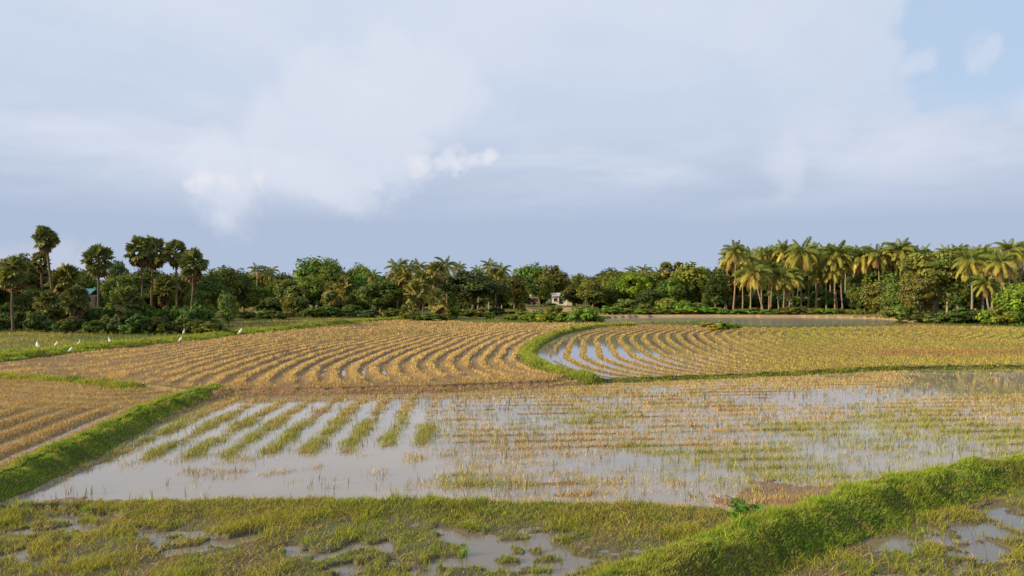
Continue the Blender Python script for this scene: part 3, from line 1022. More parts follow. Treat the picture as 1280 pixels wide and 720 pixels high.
    t = (rng.random(n) < ss(.46, .60, n1) * .85)[:, None]
    c = np.where(t, yl, c)
    h = (.14 + .18 * rng.random(n)) * (1 + .8 * ss(.5, .75, n2))
    tot += blades('meadow_grass', np.stack([x, y, z], -1), h, .022 * np.maximum(1, y / 22), .3 + .5 * rng.random(n), c, M_grass,
                  'rough green and yellow grass on the meadow below the trees', 'grass', bend=False)


veg_fields()


# ------------------------------------------------------------------ trees
def tube(path, rad, sides=7, V=None, Fc=None):
    """append a tapered tube to lists V, Fc (quads)"""
    path = [Vector(p) for p in path]
    b0 = len(V)
    for i, p in enumerate(path):
        d = (path[min(i + 1, len(path) - 1)] - path[max(i - 1, 0)]).normalized()
        a = d.orthogonal().normalized() if abs(d.z) > .95 else d.cross(Vector((0, 0, 1))).normalized()
        if abs(d.z) > .95:
            a = (Vector((1, 0, 0)) - d * d.x).normalized()
        c = d.cross(a)
        for k in range(sides):
            t = 2 * math.pi * k / sides
            V.append(p + (a * math.cos(t) + c * math.sin(t)) * rad[i])
    for i in range(len(path) - 1):
        for k in range(sides):
            k2 = (k + 1) % sides
            Fc.append((b0 + i * sides + k, b0 + i * sides + k2, b0 + (i + 1) * sides + k2, b0 + (i + 1) * sides + k))
    return V, Fc


def cap_mesh(name, V, Fc, smooth=True):
    me = bpy.data.meshes.new(name)
    me.from_pydata([tuple(v) for v in V], [], Fc)
    if smooth:
        me.polygons.foreach_set('use_smooth', [True] * len(me.polygons))
    me.update()
    return me


def crown_mesh(seed, nclump=60, per=64, leaf=.085, flat=1.0, lobes=5, hollow=.35, wide=False):
    """unit crown: radius about 1, z from -1 to 1; leaf faces gathered in clumps"""
    r = np.random.default_rng(seed)
    lob = [(r.normal(size=3) * [1, 1, .8]) for _ in range(lobes)]
    lob = [v / np.linalg.norm(v) for v in lob]
    cen, rad = [], []
    while len(cen) < nclump:
        d = r.normal(size=3)
        d /= np.linalg.norm(d)
        bulge = .66 + .34 * max(np.clip(d @ l, 0, 1) ** 3 for l in lob)
        q = hollow + (1 - hollow) * r.random() ** .5
        if wide and d[2] < -.25 and r.random() < .8:
            continue
        p = d * bulge * q * .86
        if wide:
            p[2] = round(p[2] * 3.2) / 3.2 * .9 + r.normal() * .05     # tiers of foliage
        cen.append(p)
        rad.append(.13 + .17 * r.random())
    cen, rad = np.array(cen), np.array(rad)
    n = nclump * per
    ci = np.repeat(np.arange(nclump), per)
    d = r.normal(size=(n, 3))
    d /= np.linalg.norm(d, axis=1)[:, None]
    rr = rad[ci] * (.35 + .75 * r.random(n) ** .6)
    d2 = d * [1, 1, .55 if wide else .8]
    P = cen[ci] + d2 * rr[:, None]
    out = P / (np.linalg.norm(P, axis=1)[:, None] + 1e-6)
    nrm = d * .55 + out * .45 + r.normal(size=(n, 3)) * .45 + [0, 0, .25]
    nrm /= np.linalg.norm(nrm, axis=1)[:, None]
    t = np.cross(nrm, r.normal(size=(n, 3)))
    t /= np.linalg.norm(t, axis=1)[:, None] + 1e-9
    bt = np.cross(nrm, t)
    s = leaf * (.55 + .8 * r.random(n))[:, None]
    V = np.stack([P - t * s, P - bt * s * .5 + nrm * s * .12, P + t * s, P + bt * s * .5 + nrm * s * .12], 1).reshape(-1, 3)
    V[:, 2] *= flat
    Q = np.arange(n)[:, None] * 4 + [0, 1, 2, 3]
    cm = 1 + .22 * r.normal(size=(nclump, 1))
    hue = r.normal(size=(nclump, 1)) * .12
    C = np.clip(cm[ci] * (1 + .22 * r.normal(size=(n, 1))) * np.concatenate([1 + hue[ci], np.ones((n, 1)), 1 - hue[ci]], 1), .35, 1.9)
    C = np.repeat(C, 4, 0)
    return mesh_np('crown', V, Q, col=C)


def trunk_mesh(seed, limbs=6, bend=.1, fork=.45):
    """unit trunk: 1 high, limbs spread to about radius .5"""
    r = random.Random(seed)
    V, Fc = [], []
    bx, by = r.uniform(-bend, bend), r.uniform(-bend, bend)
    path = [(0, 0, -.04)] + [(bx * math.sin(t * 2.2), by * math.sin(t * 1.9), t) for t in (.1, .25, .4, .55, .75, 1.0)]
    tube(path, [.062, .048, .042, .038, .032, .022, .008], 8, V, Fc)
    for k in range(limbs):
        t0 = fork + (0.85 - fork) * k / limbs + r.uniform(-.03, .03)
        a = k * 2.4 + r.uniform(-.4, .4)
        L = r.uniform(.24, .42) * (1.15 - t0 * .5)
        p0 = Vector((bx * math.sin(t0 * 2.2), by * math.sin(t0 * 1.9), t0))
        d = Vector((math.cos(a), math.sin(a), .55))
        pts = [p0 + d * (L * s) + Vector((0, 0, .12 * s * s)) + Vector((r.uniform(-.03, .03), r.uniform(-.03, .03), 0)) for s in (0, .35, .7, 1.0)]
        tube(pts, [.026, .020, .013, .005], 5, V, Fc)
    return cap_mesh('trunk', V, Fc)


CROWN = {
    'round': [crown_mesh(11 + i, 100, 66, .060, lobes=5) for i in range(4)],
    'loose': [crown_mesh(31 + i, 62, 66, .064, lobes=6, hollow=.45) for i in range(3)],
    'wide': [crown_mesh(51 + i, 120, 66, .052, lobes=4, hollow=.3, wide=True) for i in range(2)],
    'bush': [crown_mesh(71 + i, 40, 60, .115, lobes=4, hollow=.2) for i in range(4)],
}
TRUNK = [trunk_mesh(5 + i, 6, .12, .35 + .08 * i) for i in range(3)]
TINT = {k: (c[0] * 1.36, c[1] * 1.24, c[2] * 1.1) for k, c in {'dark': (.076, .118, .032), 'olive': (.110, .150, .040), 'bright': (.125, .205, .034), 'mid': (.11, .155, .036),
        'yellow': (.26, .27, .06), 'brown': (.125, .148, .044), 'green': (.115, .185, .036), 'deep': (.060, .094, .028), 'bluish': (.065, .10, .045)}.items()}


def hz(x, y):
    return float(terrain(np.array([x]), np.array([y]))[0][0])


def at(px, dist):
    x = (px - 640) / F * dist
    return x, dist, hz(x, dist)


def tree(px, dist, top, wpx, tint, label, group=None, kind='round', low=.18, name='broadleaf_tree', cat='tree', rz=None):
    x, y, z = at(px, dist)
    H = CAMH + (HZ - top) / F * dist - z
    R = wpx / F * dist / 2
    root = thing(name, label, cat, (x, y, z), random.uniform(0, 6.28) if rz is None else rz, group)
    tk = link('trunk', random.choice(TRUNK), M_bark, root, (1, 1, 1))
    wr = min(1.0, .75 * R / H / .35)
    tk.scale = (H * .82 * wr * .9, H * .82 * wr * .9, H * .82)
    cr = link('crown', random.choice(CROWN[kind]), M_leaf, root, [c * random.uniform(.85, 1.18) for c in TINT[tint]])
    hh = H * (1 - low) / 2
    cr.location = (0, 0, H - hh)
    cr.scale = (R * 1.12, R * 1.12, hh * 1.06)
    return root


def shrub(px, dist, hpx, wpx, tint, label, group=None, z=None, name='bush'):
    x, y, z0 = at(px, dist)
    hgt, R = hpx / F * dist, wpx / F * dist / 2
    root = thing(name, label, 'bush', (x, y, z0), random.uniform(0, 6.28), group)
    V, Fc = [], []
    cr = link('foliage', random.choice(CROWN['bush']), M_leaf, root, [c * random.uniform(.85, 1.2) for c in TINT[tint]])
    cr.location = (0, 0, hgt * .44)
    cr.scale = (R * 1.15, R * 1.15, hgt * .62)
    st = link('stem', STEM, M_bark, root, (.9, .9, .9))
    st.scale = (R * .8, R * .8, hgt * .8)
    return root


def stem_mesh():
    V, Fc = [], []
    for k in range(5):
        a = k * 1.26
        d = Vector((math.cos(a) * .5, math.sin(a) * .5, 1))
        tube([Vector((0, 0, -.05)), d * .5, d * .9 + Vector((0, 0, .05))], [.05, .035, .01], 5, V, Fc)
    return cap_mesh('stem', V, Fc)


STEM = stem_mesh()


# palms ------------------------------------------------------------
def frond_mesh(e0, e1, twist=0.0, seed=0, nl=30):
    """feather leaf of a coconut palm, unit length along +x; e0/e1 elevation at base and tip (degrees)"""
    r = random.Random(seed)
    V, Fc, C = [], [], []
    pts = [Vector((0, 0, 0))]
    ns = 9
    tang = []
    for i in range(ns):
        e = math.radians(e0 + (e1 - e0) * ((i + .5) / ns) ** 1.3)
        d = Vector((math.cos(e), .0, math.sin(e)))
        tang.append(d)
        pts.append(pts[-1] + d / ns)
    tang.append(tang[-1])
    V2, F2 = [], []
    tube(pts, [.016 * (1 - .85 * i / ns) + .002 for i in range(ns + 1)], 3, V2, F2)
    V += [tuple(v) for v in V2]
    Fc += F2
    C += [(1.5, 1.3, 1.1)] * len(V2)
    for i in range(nl):
        s = .14 + .86 * i / (nl - 1)
        f = s * ns
        k = min(int(f), ns - 1)
        p = pts[k].lerp(pts[k + 1], f - k)
        d = tang[k]
        n = Vector((-d.z, 0, d.x))
        L = .25 * math.sin(math.pi * (.12 + .80 * s)) ** .7 + .03
        for sd in (-1, 1):
            out = (d * .55 + Vector((0, sd, 0)) * .85 - n * (.10 + .25 * r.random()) + Vector((0, 0, -.42 - .25 * r.random())))
            out.normalize()
            tip = p + out * L * r.uniform(.85, 1.1) + Vector((0, 0, -.06 * L))
            mid = p.lerp(tip, .45) + Vector((0, 0, .05 * L))
            wv = d * .019
            b = len(V)
            V += [tuple(p - wv * .7), tuple(mid - wv), tuple(tip), tuple(mid + wv * 1.1)]
            Fc.append((b, b + 1, b + 2, b + 3))
            g = r.uniform(.75, 1.25)
            C += [(g, g, g)] * 4
    return mesh_np('frond', np.array(V), np.array(Fc), col=np.array(C))


FROND = [frond_mesh(82, 40, seed=1), frond_mesh(62, -18, seed=2), frond_mesh(38, -48, seed=3), frond_mesh(8, -78, seed=4), frond_mesh(-30, -88, seed=5)]
FROND_E = [82, 62, 38, 8, -30]


def fan_mesh(seed):
    """fan leaf of a palmyra: stalk along +x, then a stiff split fan"""
    r = random.Random(seed)
    V, Fc, C = [], [], []
    V2, F2 = [], []
    tube([(0, 0, 0), (.28, 0, .02), (.52, 0, .0)], [.022, .016, .012], 3, V2, F2)
    V += [tuple(v) for v in V2]
    Fc += F2
    C += [(1.3, 1.2, 1.0)] * len(V2)
    ns = 17
    c = Vector((.50, 0, 0))
    for i in range(ns):
        a = math.radians(-125 + 250 * i / (ns - 1))
        L = (.50 - .10 * abs(i - 8) / 8) * r.uniform(.9, 1.08)
        d = Vector((math.cos(a), math.sin(a), 0))
        sd = Vector((-math.sin(a), math.cos(a), 0))
        droop = -.10 * r.random() - .10 * abs(math.sin(a)) * L
        up = .035 * (1 if i % 2 else -1)
        b = len(V)
        m1 = c + d * L * .62
        V += [tuple(c), tuple(m1 - sd * .062 + Vector((0, 0, -up))), tuple(c + d * L + Vector((0, 0, droop))), tuple(m1 + sd * .062 + Vector((0, 0, up)))]
        Fc.append((b, b + 1, b + 2, b + 3))
        g = r.uniform(.7, 1.25)
        C += [(g, g, g)] * 4
    return mesh_np('fan_leaf', np.array(V), np.array(Fc), col=np.array(C))


FAN = [fan_mesh(i) for i in range(3)]


def palm_trunk(name, p0, p1, sag, r0, r1, parent, tint):
    V, Fc = [], []
    p0, p1 = Vector(p0), Vector(p1)
    n = 10
    path, rad = [], []
    for i in range(n + 1):
        t = i / n
        q = p0.lerp(p1, t)
        lat = math.sin(t * math.pi) * sag
        q += Vector((lat, lat * .3, 0))
        path.append(q)
        rad.append((r0 + (r1 - r0) * t) * (1 + .35 * max(0, .12 - t) / .12) * (1 + .05 * (i % 2)))
    path[0] = path[0] - Vector((0, 0, .3))
    tube(path, rad, 8, V, Fc)
    return link(name, cap_mesh('trunk', V, Fc), M_palmbark, parent, tint)


_nut = None


def nuts(parent, loc):
    global _nut
    if _nut is None:
        bm = bmesh.new()
        rr = random.Random(2)
        for k in range(9):
            a = k * 2.4
            bmesh.ops.create_icosphere(bm, subdivisions=1, radius=.15, matrix=Matrix.Translation((.34 * math.cos(a) * rr.uniform(.7, 1.1), .34 * math.sin(a) * rr.uniform(.7, 1.1), -.25 + rr.uniform(-.2, .12))) @ Matrix.Diagonal((.85, .85, 1.15, 1)))
        _nut = bpy.data.meshes.new('coconut_bunch')
        bm.to_mesh(_nut)
        bm.free()
    o = link('coconut_bunch', _nut, M_nut, parent)
    o.location = loc
    return o


M_nut = rough_mat('coconut_husk', [(.3, (.20, .14, .03)), (.7, (.34, .26, .07))], 6, .2)


def coconut(px, dist, top, label, basepx=None, group='coconut palms behind the pond', wpx=34, nf=22, gold=.5, tintmul=1.0, tr=(1, 1, 1)):
    """coconut palm; px is where the crown stands, basepx where the trunk meets the ground"""
    bx, by, bz = at(basepx if basepx is not None else px, dist)
    L = wpx / F * dist * .61 * random.uniform(.86, 1.10)
    zt = CAMH + (HZ - top) / F * dist - L * .80
    cx = (px - 640) / F * dist
    root = thing('coconut_palm', label, 'palm tree', (bx, by, bz), 0, group)
    rr = random.Random(int(px * 7 + top))
    topv = Vector((cx - bx, rr.uniform(-.4, .4), zt - bz))
    palm_trunk('trunk', (0, 0, 0), topv, rr.uniform(-.35, .35)  , .18, .10, root, [c * rr.uniform(.8, 1.15) for c in tr])
    a0 = rr.uniform(0, 6.28)
    dead = rr.uniform(.78, .97)
    spread = rr.uniform(104, 132)
    for k in range(nf):
        t = k / (nf - 1)
        el = 78 - spread * t ** 1.05 + rr.uniform(-9, 9)
        v = int(np.argmin([abs(el - e) for e in FROND_E]))
        f = link('frond', FROND[v], M_frond, root)
        f.location = topv + Vector((0, 0, .1 - .15 * t))
        f.rotation_euler = Euler((rr.uniform(-.25, .25), math.radians(-(el - FROND_E[v])) * .6, a0 + k * 2.399 + rr.uniform(-.2, .2)), 'XYZ')
        s = L * rr.uniform(.86, 1.1) * (.8 if t < .12 else 1)
        f.scale = (s, s, s)
        g = min(1, max(0, (t - .30) / .55)) * gold * rr.uniform(.6, 1.3)
        col = np.array((.155, .20, .040)) * (1 - g) + np.array((.62, .50, .11)) * g
        if t > dead and rr.random() < .7:
            col = np.array((.30, .19, .075)) * rr.uniform(.7, 1.2)
        f.color = (*(col * tintmul), 1)
    nuts(root, topv - Vector((0, 0, .15)))
    return root


def palmyra(px, dist, top, wpx, label, basepx=None, group='palmyra palms of the left grove', nf=31, dry=6, r0=.15, mul=1.15, gold=.15, trunk=(.50, .45, .40)):
    bx, by, bz = at(basepx if basepx is not None else px, dist)
    R = wpx / F * dist / 2 * 1.0
    zt = CAMH + (HZ - top) / F * dist - R * .92
    cx = (px - 640) / F * dist
    root = thing('palmyra_palm', label, 'palm tree', (bx, by, bz), 0, group)
    rr = random.Random(int(px * 13 + top))
    topv = Vector((cx - bx, rr.uniform(-.3, .3), zt - bz))
    palm_trunk('trunk', (0, 0, 0), topv, rr.uniform(-.2, .2), r0, r0 * .72, root, trunk)
    a0 = rr.uniform(0, 6.28)
    for k in range(nf + dry):
        isdry = k >= nf
        t = k / (nf - 1)
        el = (86 - 135 * t + rr.uniform(-12, 12)) if not isdry else rr.uniform(-82, -58)
        f = link('fan_leaf', rr.choice(FAN), M_frond, root)
        f.location = topv + Vector((0, 0, .12 * (1 - min(t, 1)) - (.35 * rr.random() if isdry else 0)))
        f.rotation_euler = Euler((rr.uniform(-1.1, 1.1), -math.radians(el), a0 + k * 2.399 + rr.uniform(-.25, .25)), 'XYZ')
        s = R * rr.uniform(.84, 1.10)
        f.scale = (s, s, s)
        if isdry:
            col = np.array((.20, .125, .055)) * rr.uniform(.7, 1.3)
        else:
            g = gold * rr.random() * 1.4 * (.4 + t)
            col = (np.array((.105, .135, .040)) * (1 - g) + np.array((.36, .31, .075)) * g) * rr.uniform(.8, 1.25)
        f.color = (*(col * mul), 1)
    return root


ORD = ['first', 'second', 'third', 'fourth', 'fifth', 'sixth', 'seventh', 'eighth', 'ninth', 'tenth', 'eleventh', 'twelfth', 'thirteenth', 'fourteenth',
       'fifteenth', 'sixteenth', 'seventeenth', 'eighteenth', 'nineteenth', 'twentieth'] + ['twenty-' + s for s in
       ('first', 'second', 'third', 'fourth', 'fifth', 'sixth', 'seventh', 'eighth', 'ninth')] + ['thirtieth'] + ['thirty-' + s for s in ('first', 'second', 'third', 'fourth', 'fifth', 'sixth')]

# the palmyra grove at the left ------------------------------------
GL = 'palmyra palms of the left grove'
palmyra(58, 88, 283, 35, 'tallest slender palmyra with a small round crown against the sky', 70, r0=.17, dry=3)
palmyra(17, 80, 321, 46, 'leftmost palmyra with a drooping crown and green creeper on its trunk', 17, dry=8)
palmyra(121, 88, 306, 42, 'palmyra standing alone with broad dark crown between the tall one and the pair', 122, dry=8)
palmyra(175, 89, 294, 42, 'left palmyra of the close tall pair, paler crown', 177, dry=8)
palmyra(194, 93, 296, 42, 'right palmyra of the close tall pair, darker crown', 190, dry=9)
palmyra(219, 90, 300, 36, 'palmyra with yellowish crown just right of the tall pair', 221, dry=7, gold=.35)
palmyra(243, 87, 312, 42, 'rightmost tall palmyra of the left grove, crown lower than its neighbours', 235, dry=10)
palmyra(82, 95, 331, 44, 'shorter palmyra with brownish drooping crown right of the tallest one', 84, dry=12, gold=.5)
palmyra(95, 84, 357, 40, 'short young palmyra with reddish trunk at the front of the grove', 95, dry=8, r0=.16, trunk=(1.0, .55, .38))
palmyra(52, 98, 315, 26, 'small palmyra crown half hidden behind the tallest slender trunk', 53, dry=4)
palmyra(160, 86, 359, 42, 'squat bushy palmyra left of the twin trunks', 160, dry=10, gold=.3)
palmyra(60, 85, 363, 40, 'squat palmyra below the tallest slender one', 56, dry=6, gold=.35)
palmyra(205, 97, 344, 40, 'dry brown palmyra between the tall trunks', 204, dry=16, gold=.6)
palmyra(228, 99, 346, 34, 'palmyra with yellow hanging leaves behind the two right trunks', 230, dry=12, gold=.7)
palmyra(135, 86, 388, 26, 'lowest stemless palmyra beside the forked trunk', 135, dry=4, gold=.3)
T1 = 'trees among the palmyra grove'
tree(30, 108, 316, 78, 'dark', 'wide dark tree behind the leftmost palmyra', T1)
tree(-8, 96, 328, 50, 'deep', 'dark tree cut by the left edge of the picture', T1)
tree(-50, 92, 335, 60, 'dark', 'dark tree standing left of the palmyra grove', T1)
tree(100, 118, 334, 60, 'mid', 'mid green tree between the slender and the lone palmyra', T1)
tree(147, 150, 318, 28, 'bluish', 'small dark round tree top showing between the palmyras', T1)
tree(148, 104, 338, 50, 'olive', 'olive tree right behind the lone palmyra', T1)
tree(185, 108, 330, 60, 'deep', 'dark tree behind the trunks of the tall pair', T1)
tree(262, 94, 334, 46, 'dark', 'dark tree at the right end of the palmyra grove', T1, low=.08)
tree(286, 84, 358, 26, 'olive', 'narrow olive tree right of the grove, dense to the ground', T1, low=.04)
tree(280, 140, 328, 60, 'mid', 'feathery tree rising right behind the palmyra grove', T1, kind='loose')
tree(225, 112, 335, 50, 'olive', 'olive tree behind the right palmyra trunks', T1, kind='loose')
tree(60, 112, 345, 60, 'deep', 'dark tree low behind the slender palmyra trunk', T1)
tree(112, 98, 350, 44, 'dark', 'dark leafy tree beside the turquoise roof', T1, low=.03)
tree(150, 96, 352, 40, 'mid', 'leafy tree filling the gap left of the tall pair', T1, low=.03)
tree(186, 97, 356, 42, 'dark', 'low dark tree right behind the tall pair of trunks', T1, low=.03)
tree(218, 100, 340, 44, 'dark', 'dark tree filling the gap right of the tall pair', T1, low=.03)
tree(250, 92, 352, 40, 'mid', 'leafy tree under the rightmost tall palmyra', T1, low=.03)
tree(40, 96, 352, 44, 'dark', 'leafy dark tree between the leftmost palmyra and the slender one', T1, low=.03)
n = 0
lst = []
for i in range(30):
    px = -10 + 9.6 * i + random.uniform(-5, 5)
    front = ss(60, 140, np.array(px))
    d = (71 + .02 * max(0, 300 - px) + 4 * random.random()) if i % 2 and px > 60 else (80 + 10 * random.random())
    lst.append((px, d, random.uniform(16, 28) + 12 * (i % 2 == 0), random.uniform(26, 40), random.choice(['dark', 'deep', 'dark', 'mid', 'deep'])))  # mostly dark tints: the shade under the grove is put into the leaf colour
lst.sort()
for i, (px, d, h, w, tn) in enumerate(lst):
    shrub(px, d, h, w, tn, f"low bush under the palmyra grove, {ORD[i]} from the left", 'bushes under the palmyra grove')

# trees of the middle distance -------------------------------------
TM = 'trees along the middle of the treeline'
MID = [
    (305, 150, 345, 40, 'mid', 'round', 'mid green tree just right of the palmyra grove'),
    (322, 145, 352, 46, 'bright', 'round', 'light green low tree below two far coconut palms'),
    (346, 150, 350, 34, 'green', 'round', 'green tree between the light one and the olive one'),
    (360, 142, 343, 44, 'brown', 'loose', 'olive brown sunlit tree left of the highest middle tree'),
    (396, 168, 315, 70, 'olive', 'loose', 'highest tree of the middle wood with pale sunlit top'),
    (418, 160, 327, 50, 'mid', 'round', 'dark shoulder tree right of the highest middle tree'),
    (393, 152, 341, 54, 'bright', 'round', 'bright green tree in front of the highest middle tree'),
    (372, 130, 350, 44, 'olive', 'bush', 'dense olive tree reaching the ground at the meadow edge'),
    (450, 172, 328, 44, 'mid', 'round', 'rounded tree with brownish top left of the palm cluster'),
    (463, 165, 337, 42, 'green', 'round', 'green tree behind the big round dark tree'),
    (476, 135, 346, 66, 'dark', 'round', 'big round dark olive tree with crown down to the field'),
    (590, 136, 331, 86, 'deep', 'wide', 'very dark spreading tree right of the palm cluster'),
    (555, 150, 338, 44, 'dark', 'round', 'dark tree behind the palm cluster'),
    (659, 190, 324, 48, 'mid', 'round', 'tall round tree left of the gap above the house'),
    (690, 186, 327, 46, 'mid', 'round', 'tall dome-shaped tree above the white house'),
    (675, 164, 342, 40, 'brown', 'loose', 'olive brown tree left of the white house'),
    (643, 172, 340, 36, 'dark', 'round', 'dark tree left of the olive brown tree by the house'),
    (722, 182, 338, 28, 'green', 'loose', 'small tree with flat top right of the house'),
    (740, 162, 345, 52, 'brown', 'loose', 'sunlit brownish tree with visible bare trunk right of the house'),
    (716, 170, 352, 24, 'deep', 'round', 'narrow dark tree beside the white house'),
    (772, 178, 340, 44, 'green', 'round', 'green tree left of the bright green pair'),
    (792, 168, 334, 52, 'bright', 'round', 'bright green rounded tree behind the pond left end'),
    (815, 172, 336, 44, 'green', 'round', 'bright leafy tree left of the fan palms'),
    (836, 162, 344, 52, 'mid', 'loose', 'greyish green tree below the fan palms'),
    (869, 164, 323, 62, 'mid', 'round', 'large dark domed tree left of the coconut palms'),
    (893, 160, 336, 42, 'dark', 'round', 'dark tree left behind the first coconut palms'),
    (783, 152, 371, 34, 'olive', 'bush', 'low grey olive tree near the pond left end'),
    (415, 138, 357, 36, 'olive', 'bush', 'low pale olive tree left of the big round dark tree'),
    (340, 136, 368, 40, 'dark', 'bush', 'low dark tree behind the grassy meadow'),
    (440, 146, 352, 34, 'dark', 'round', 'dark tree filling the gap left of the big round tree'),
    (508, 150, 345, 40, 'dark', 'round', 'dark tree behind the left part of the palm cluster'),
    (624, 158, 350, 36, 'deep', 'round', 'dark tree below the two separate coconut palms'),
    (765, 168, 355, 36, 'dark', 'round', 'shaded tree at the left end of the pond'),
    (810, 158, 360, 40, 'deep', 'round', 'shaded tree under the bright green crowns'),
]
for px, d, top, w, tn, kd, lab in MID:
    tree(px, d, top, w, tn, lab, TM, kind=kd, low=.06 if kd == 'bush' else .12)
tree(882, 152, 364, 14, 'brown', 'small reddish dying tree by the pond', TM, kind='loose', low=.25)
CM = 'coconut palms in the middle wood'
for px, d, top, w, lab in [(322, 205, 326, 24, 'left one of two far coconut palms above the light green tree'), (338, 205, 327, 24, 'right one of two far coconut palms above the light green tree'),
                           (496, 140, 319, 30, 'leftmost sunlit coconut palm of the middle cluster'), (512, 143, 322, 28, 'second coconut palm of the middle cluster'),
                           (524, 146, 321, 26, 'third coconut palm of the middle cluster, just above the second'), (540, 140, 324, 28, 'coconut palm at the centre of the middle cluster'),
                           (557, 142, 317, 30, 'highest coconut palm of the middle cluster, at its right'), (573, 152, 324, 24, 'coconut palm behind the very dark spreading tree'),
                           (612, 158, 321, 28, 'left one of two separate coconut palms right of the dark tree'), (627, 162, 327, 26, 'right one of two separate coconut palms right of the dark tree'),
                           (597, 170, 330, 22, 'small coconut crown peeping above the very dark tree'), (768, 195, 332, 20, 'far coconut palm above the green tree by the pond'),
                           (790, 205, 331, 20, 'far coconut palm above the bright green rounded tree'), (806, 198, 329, 22, 'far coconut palm left of the fan palms'),
                           (823, 205, 332, 20, 'far coconut palm nearest the fan palms'), (755, 200, 338, 18, 'far coconut palm left of the pond trees'),
                           (466, 160, 335, 22, 'coconut palm behind the big round dark tree')]:
    coconut(px, d, top, lab, None, CM, w, 16, gold=.35, tintmul=.9)
PM = 'fan palms in the middle wood'
for px, d, top, w, lab, dry in [(833, 184, 327, 24, 'left fan palm above the greyish green tree', 5), (847, 184, 327, 22, 'right fan palm above the greyish green tree', 5),
                                (545, 134, 327, 32, 'pale fan palm with hanging leaves in the middle cluster', 14), (503, 134, 334, 30, 'pale fan palm at the left of the middle cluster', 8),
                                (521, 118, 349, 40, 'scrubby fan palm with orange dead leaves in front of the cluster', 16), (548, 116, 362, 36, 'low scrubby fan palm at the field edge', 10),
                                (528, 130, 338, 32, 'fan palm behind the scrubby ones', 8), (430, 146, 345, 32, 'pale fan palm left of the big round tree', 8),
                                (415, 150, 352, 26, 'smaller pale fan palm beside the taller one', 6), (619, 150, 335, 32, 'fan palm with dry hanging leaves under the two coconut palms', 16),
                                (512, 116, 378, 28, 'stemless fan palm at the left foot of the scrub', 5), (366, 128, 372, 34, 'squat yellowish fan palm at the meadow edge', 5)]:
    palmyra(px, d, top, w, lab, None, PM, 22, dry, gold=.75, mul=1.1)

MB = []
for px, d, h, w, tn in [(310, 118, 12, 30, 'mid'), (332, 122, 12, 34, 'mid'), (352, 120, 10, 26, 'olive'), (392, 124, 16, 34, 'dark'), (408, 126, 17, 34, 'dark'),
                        (425, 128, 12, 26, 'olive'), (442, 130, 18, 34, 'dark'), (462, 126, 11, 30, 'dark'), (490, 126, 13, 30, 'mid'), (516, 112, 13, 30, 'dark'), (535, 111, 11, 34, 'mid'),
                        (556, 112, 10, 26, 'dark'), (568, 122, 17, 24, 'bright'), (585, 128, 12, 30, 'mid'), (603, 130, 13, 24, 'olive'), (620, 135, 12, 28, 'dark')]:
    MB.append((px, d, h, w, tn))
for i, (px, d, h, w, tn) in enumerate(MB):
    shrub(px, d, h, w, tn, f"bush at the foot of the middle wood, {ORD[i]} from the left", 'bushes at the foot of the middle wood')

# coconut palms behind the pond ------------------------------------
RP = [(912, 160, 308, 906, 30), (919, 150, 299, 916, 38), (928, 151, 336, 928, 22), (937, 156, 309, 938, 32), (942, 148, 320, 955, 40), (953, 160, 306, 952, 30), (966, 162, 303, 963, 32),
      (962, 155, 318, 961, 34), (975, 150, 326, 974, 40), (981, 158, 296, 979, 38), (989, 149, 332, 986, 36), (992, 156, 306, 991, 34), (1003, 150, 295, 1001, 42), (1013, 156, 300, 1010, 36),
      (1022, 152, 332, 1019, 30), (1020, 164, 304, 1020, 34), (1035, 160, 301, 1033, 36), (1046, 150, 297, 1044, 40), (1040, 151, 320, 1047, 36), (1053, 150, 312, 1054, 36), (1064, 160, 306, 1064, 32), (1079, 149, 302, 1081, 38),
      (1099, 147, 300, 1099, 36), (1113, 148, 311, 1112, 32), (1124, 146, 294, 1124, 36), (1138, 145, 306, 1138, 40), (1152, 148, 303, 1150, 36)]
GP_ = 'coconut palms behind the pond'
RP.sort()
for i, (px, d, top, bpx, w) in enumerate(RP):
    lean = 'leaning left' if bpx - px > 5 else ('leaning right' if px - bpx > 3 else 'upright')
    hgt = 'short' if top > 325 else ('tall' if top < 300 else 'golden')
    coconut(px, d, top, f"{hgt} {lean} coconut palm behind the pond, {ORD[i]} crown from the left", bpx, GP_, w, 28, gold=random.uniform(.5, .85), tr=(.95, .86, .76))
GK = 'coconut palms of the rear row behind the pond'
for i in range(20):
    px = 925 + 18.2 * i + random.uniform(-6, 6)
    coconut(px, 172, random.uniform(302, 316), 'coconut crown in the crowded rear row behind the pond', None, GK, random.uniform(30, 36), 20, gold=.3, tintmul=.85)
GR = 'coconut palms at the right edge'
for px, d, top, bpx, w, lab in [(1183, 128, 303, 1183, 30, 'coconut palm peeping over the big dark spreading tree'), (1198, 135, 302, 1198, 26, 'small coconut crown right of the dark tree top'),
                                (1213, 104, 305, 1214, 42, 'sunlit coconut palm right of the big dark tree'), (1229, 111, 303, 1229, 38, 'coconut palm behind the sunlit one at right'),
                                (1240, 109, 312, 1240, 34, 'coconut palm between the sunlit one and the leaning one'), (1249, 100, 309, 1266, 42, 'leaning coconut palm with a golden crown near the right edge'),
                                (1231, 101, 340, 1241, 34, 'short golden coconut palm at the foot of the leaning one'), (1263, 106, 295, 1263, 42, 'tallest coconut palm near the right edge'),
                                (1276, 112, 300, 1277, 38, 'coconut palm cut by the right edge of the picture'), (1300, 112, 302, 1300, 40, 'coconut palm beyond the right edge, nearest it'),
                                (1330, 116, 298, 1332, 40, 'coconut palm further beyond the right edge')]:
    coconut(px, d, top, lab, bpx, GR, w, 24, gold=random.uniform(.4, .7))
TR = 'trees at the right end'
tree(1170, 112, 305, 92, 'olive', 'big dark spreading tree right of the pond', TR, kind='wide', low=.14, rz=.4)
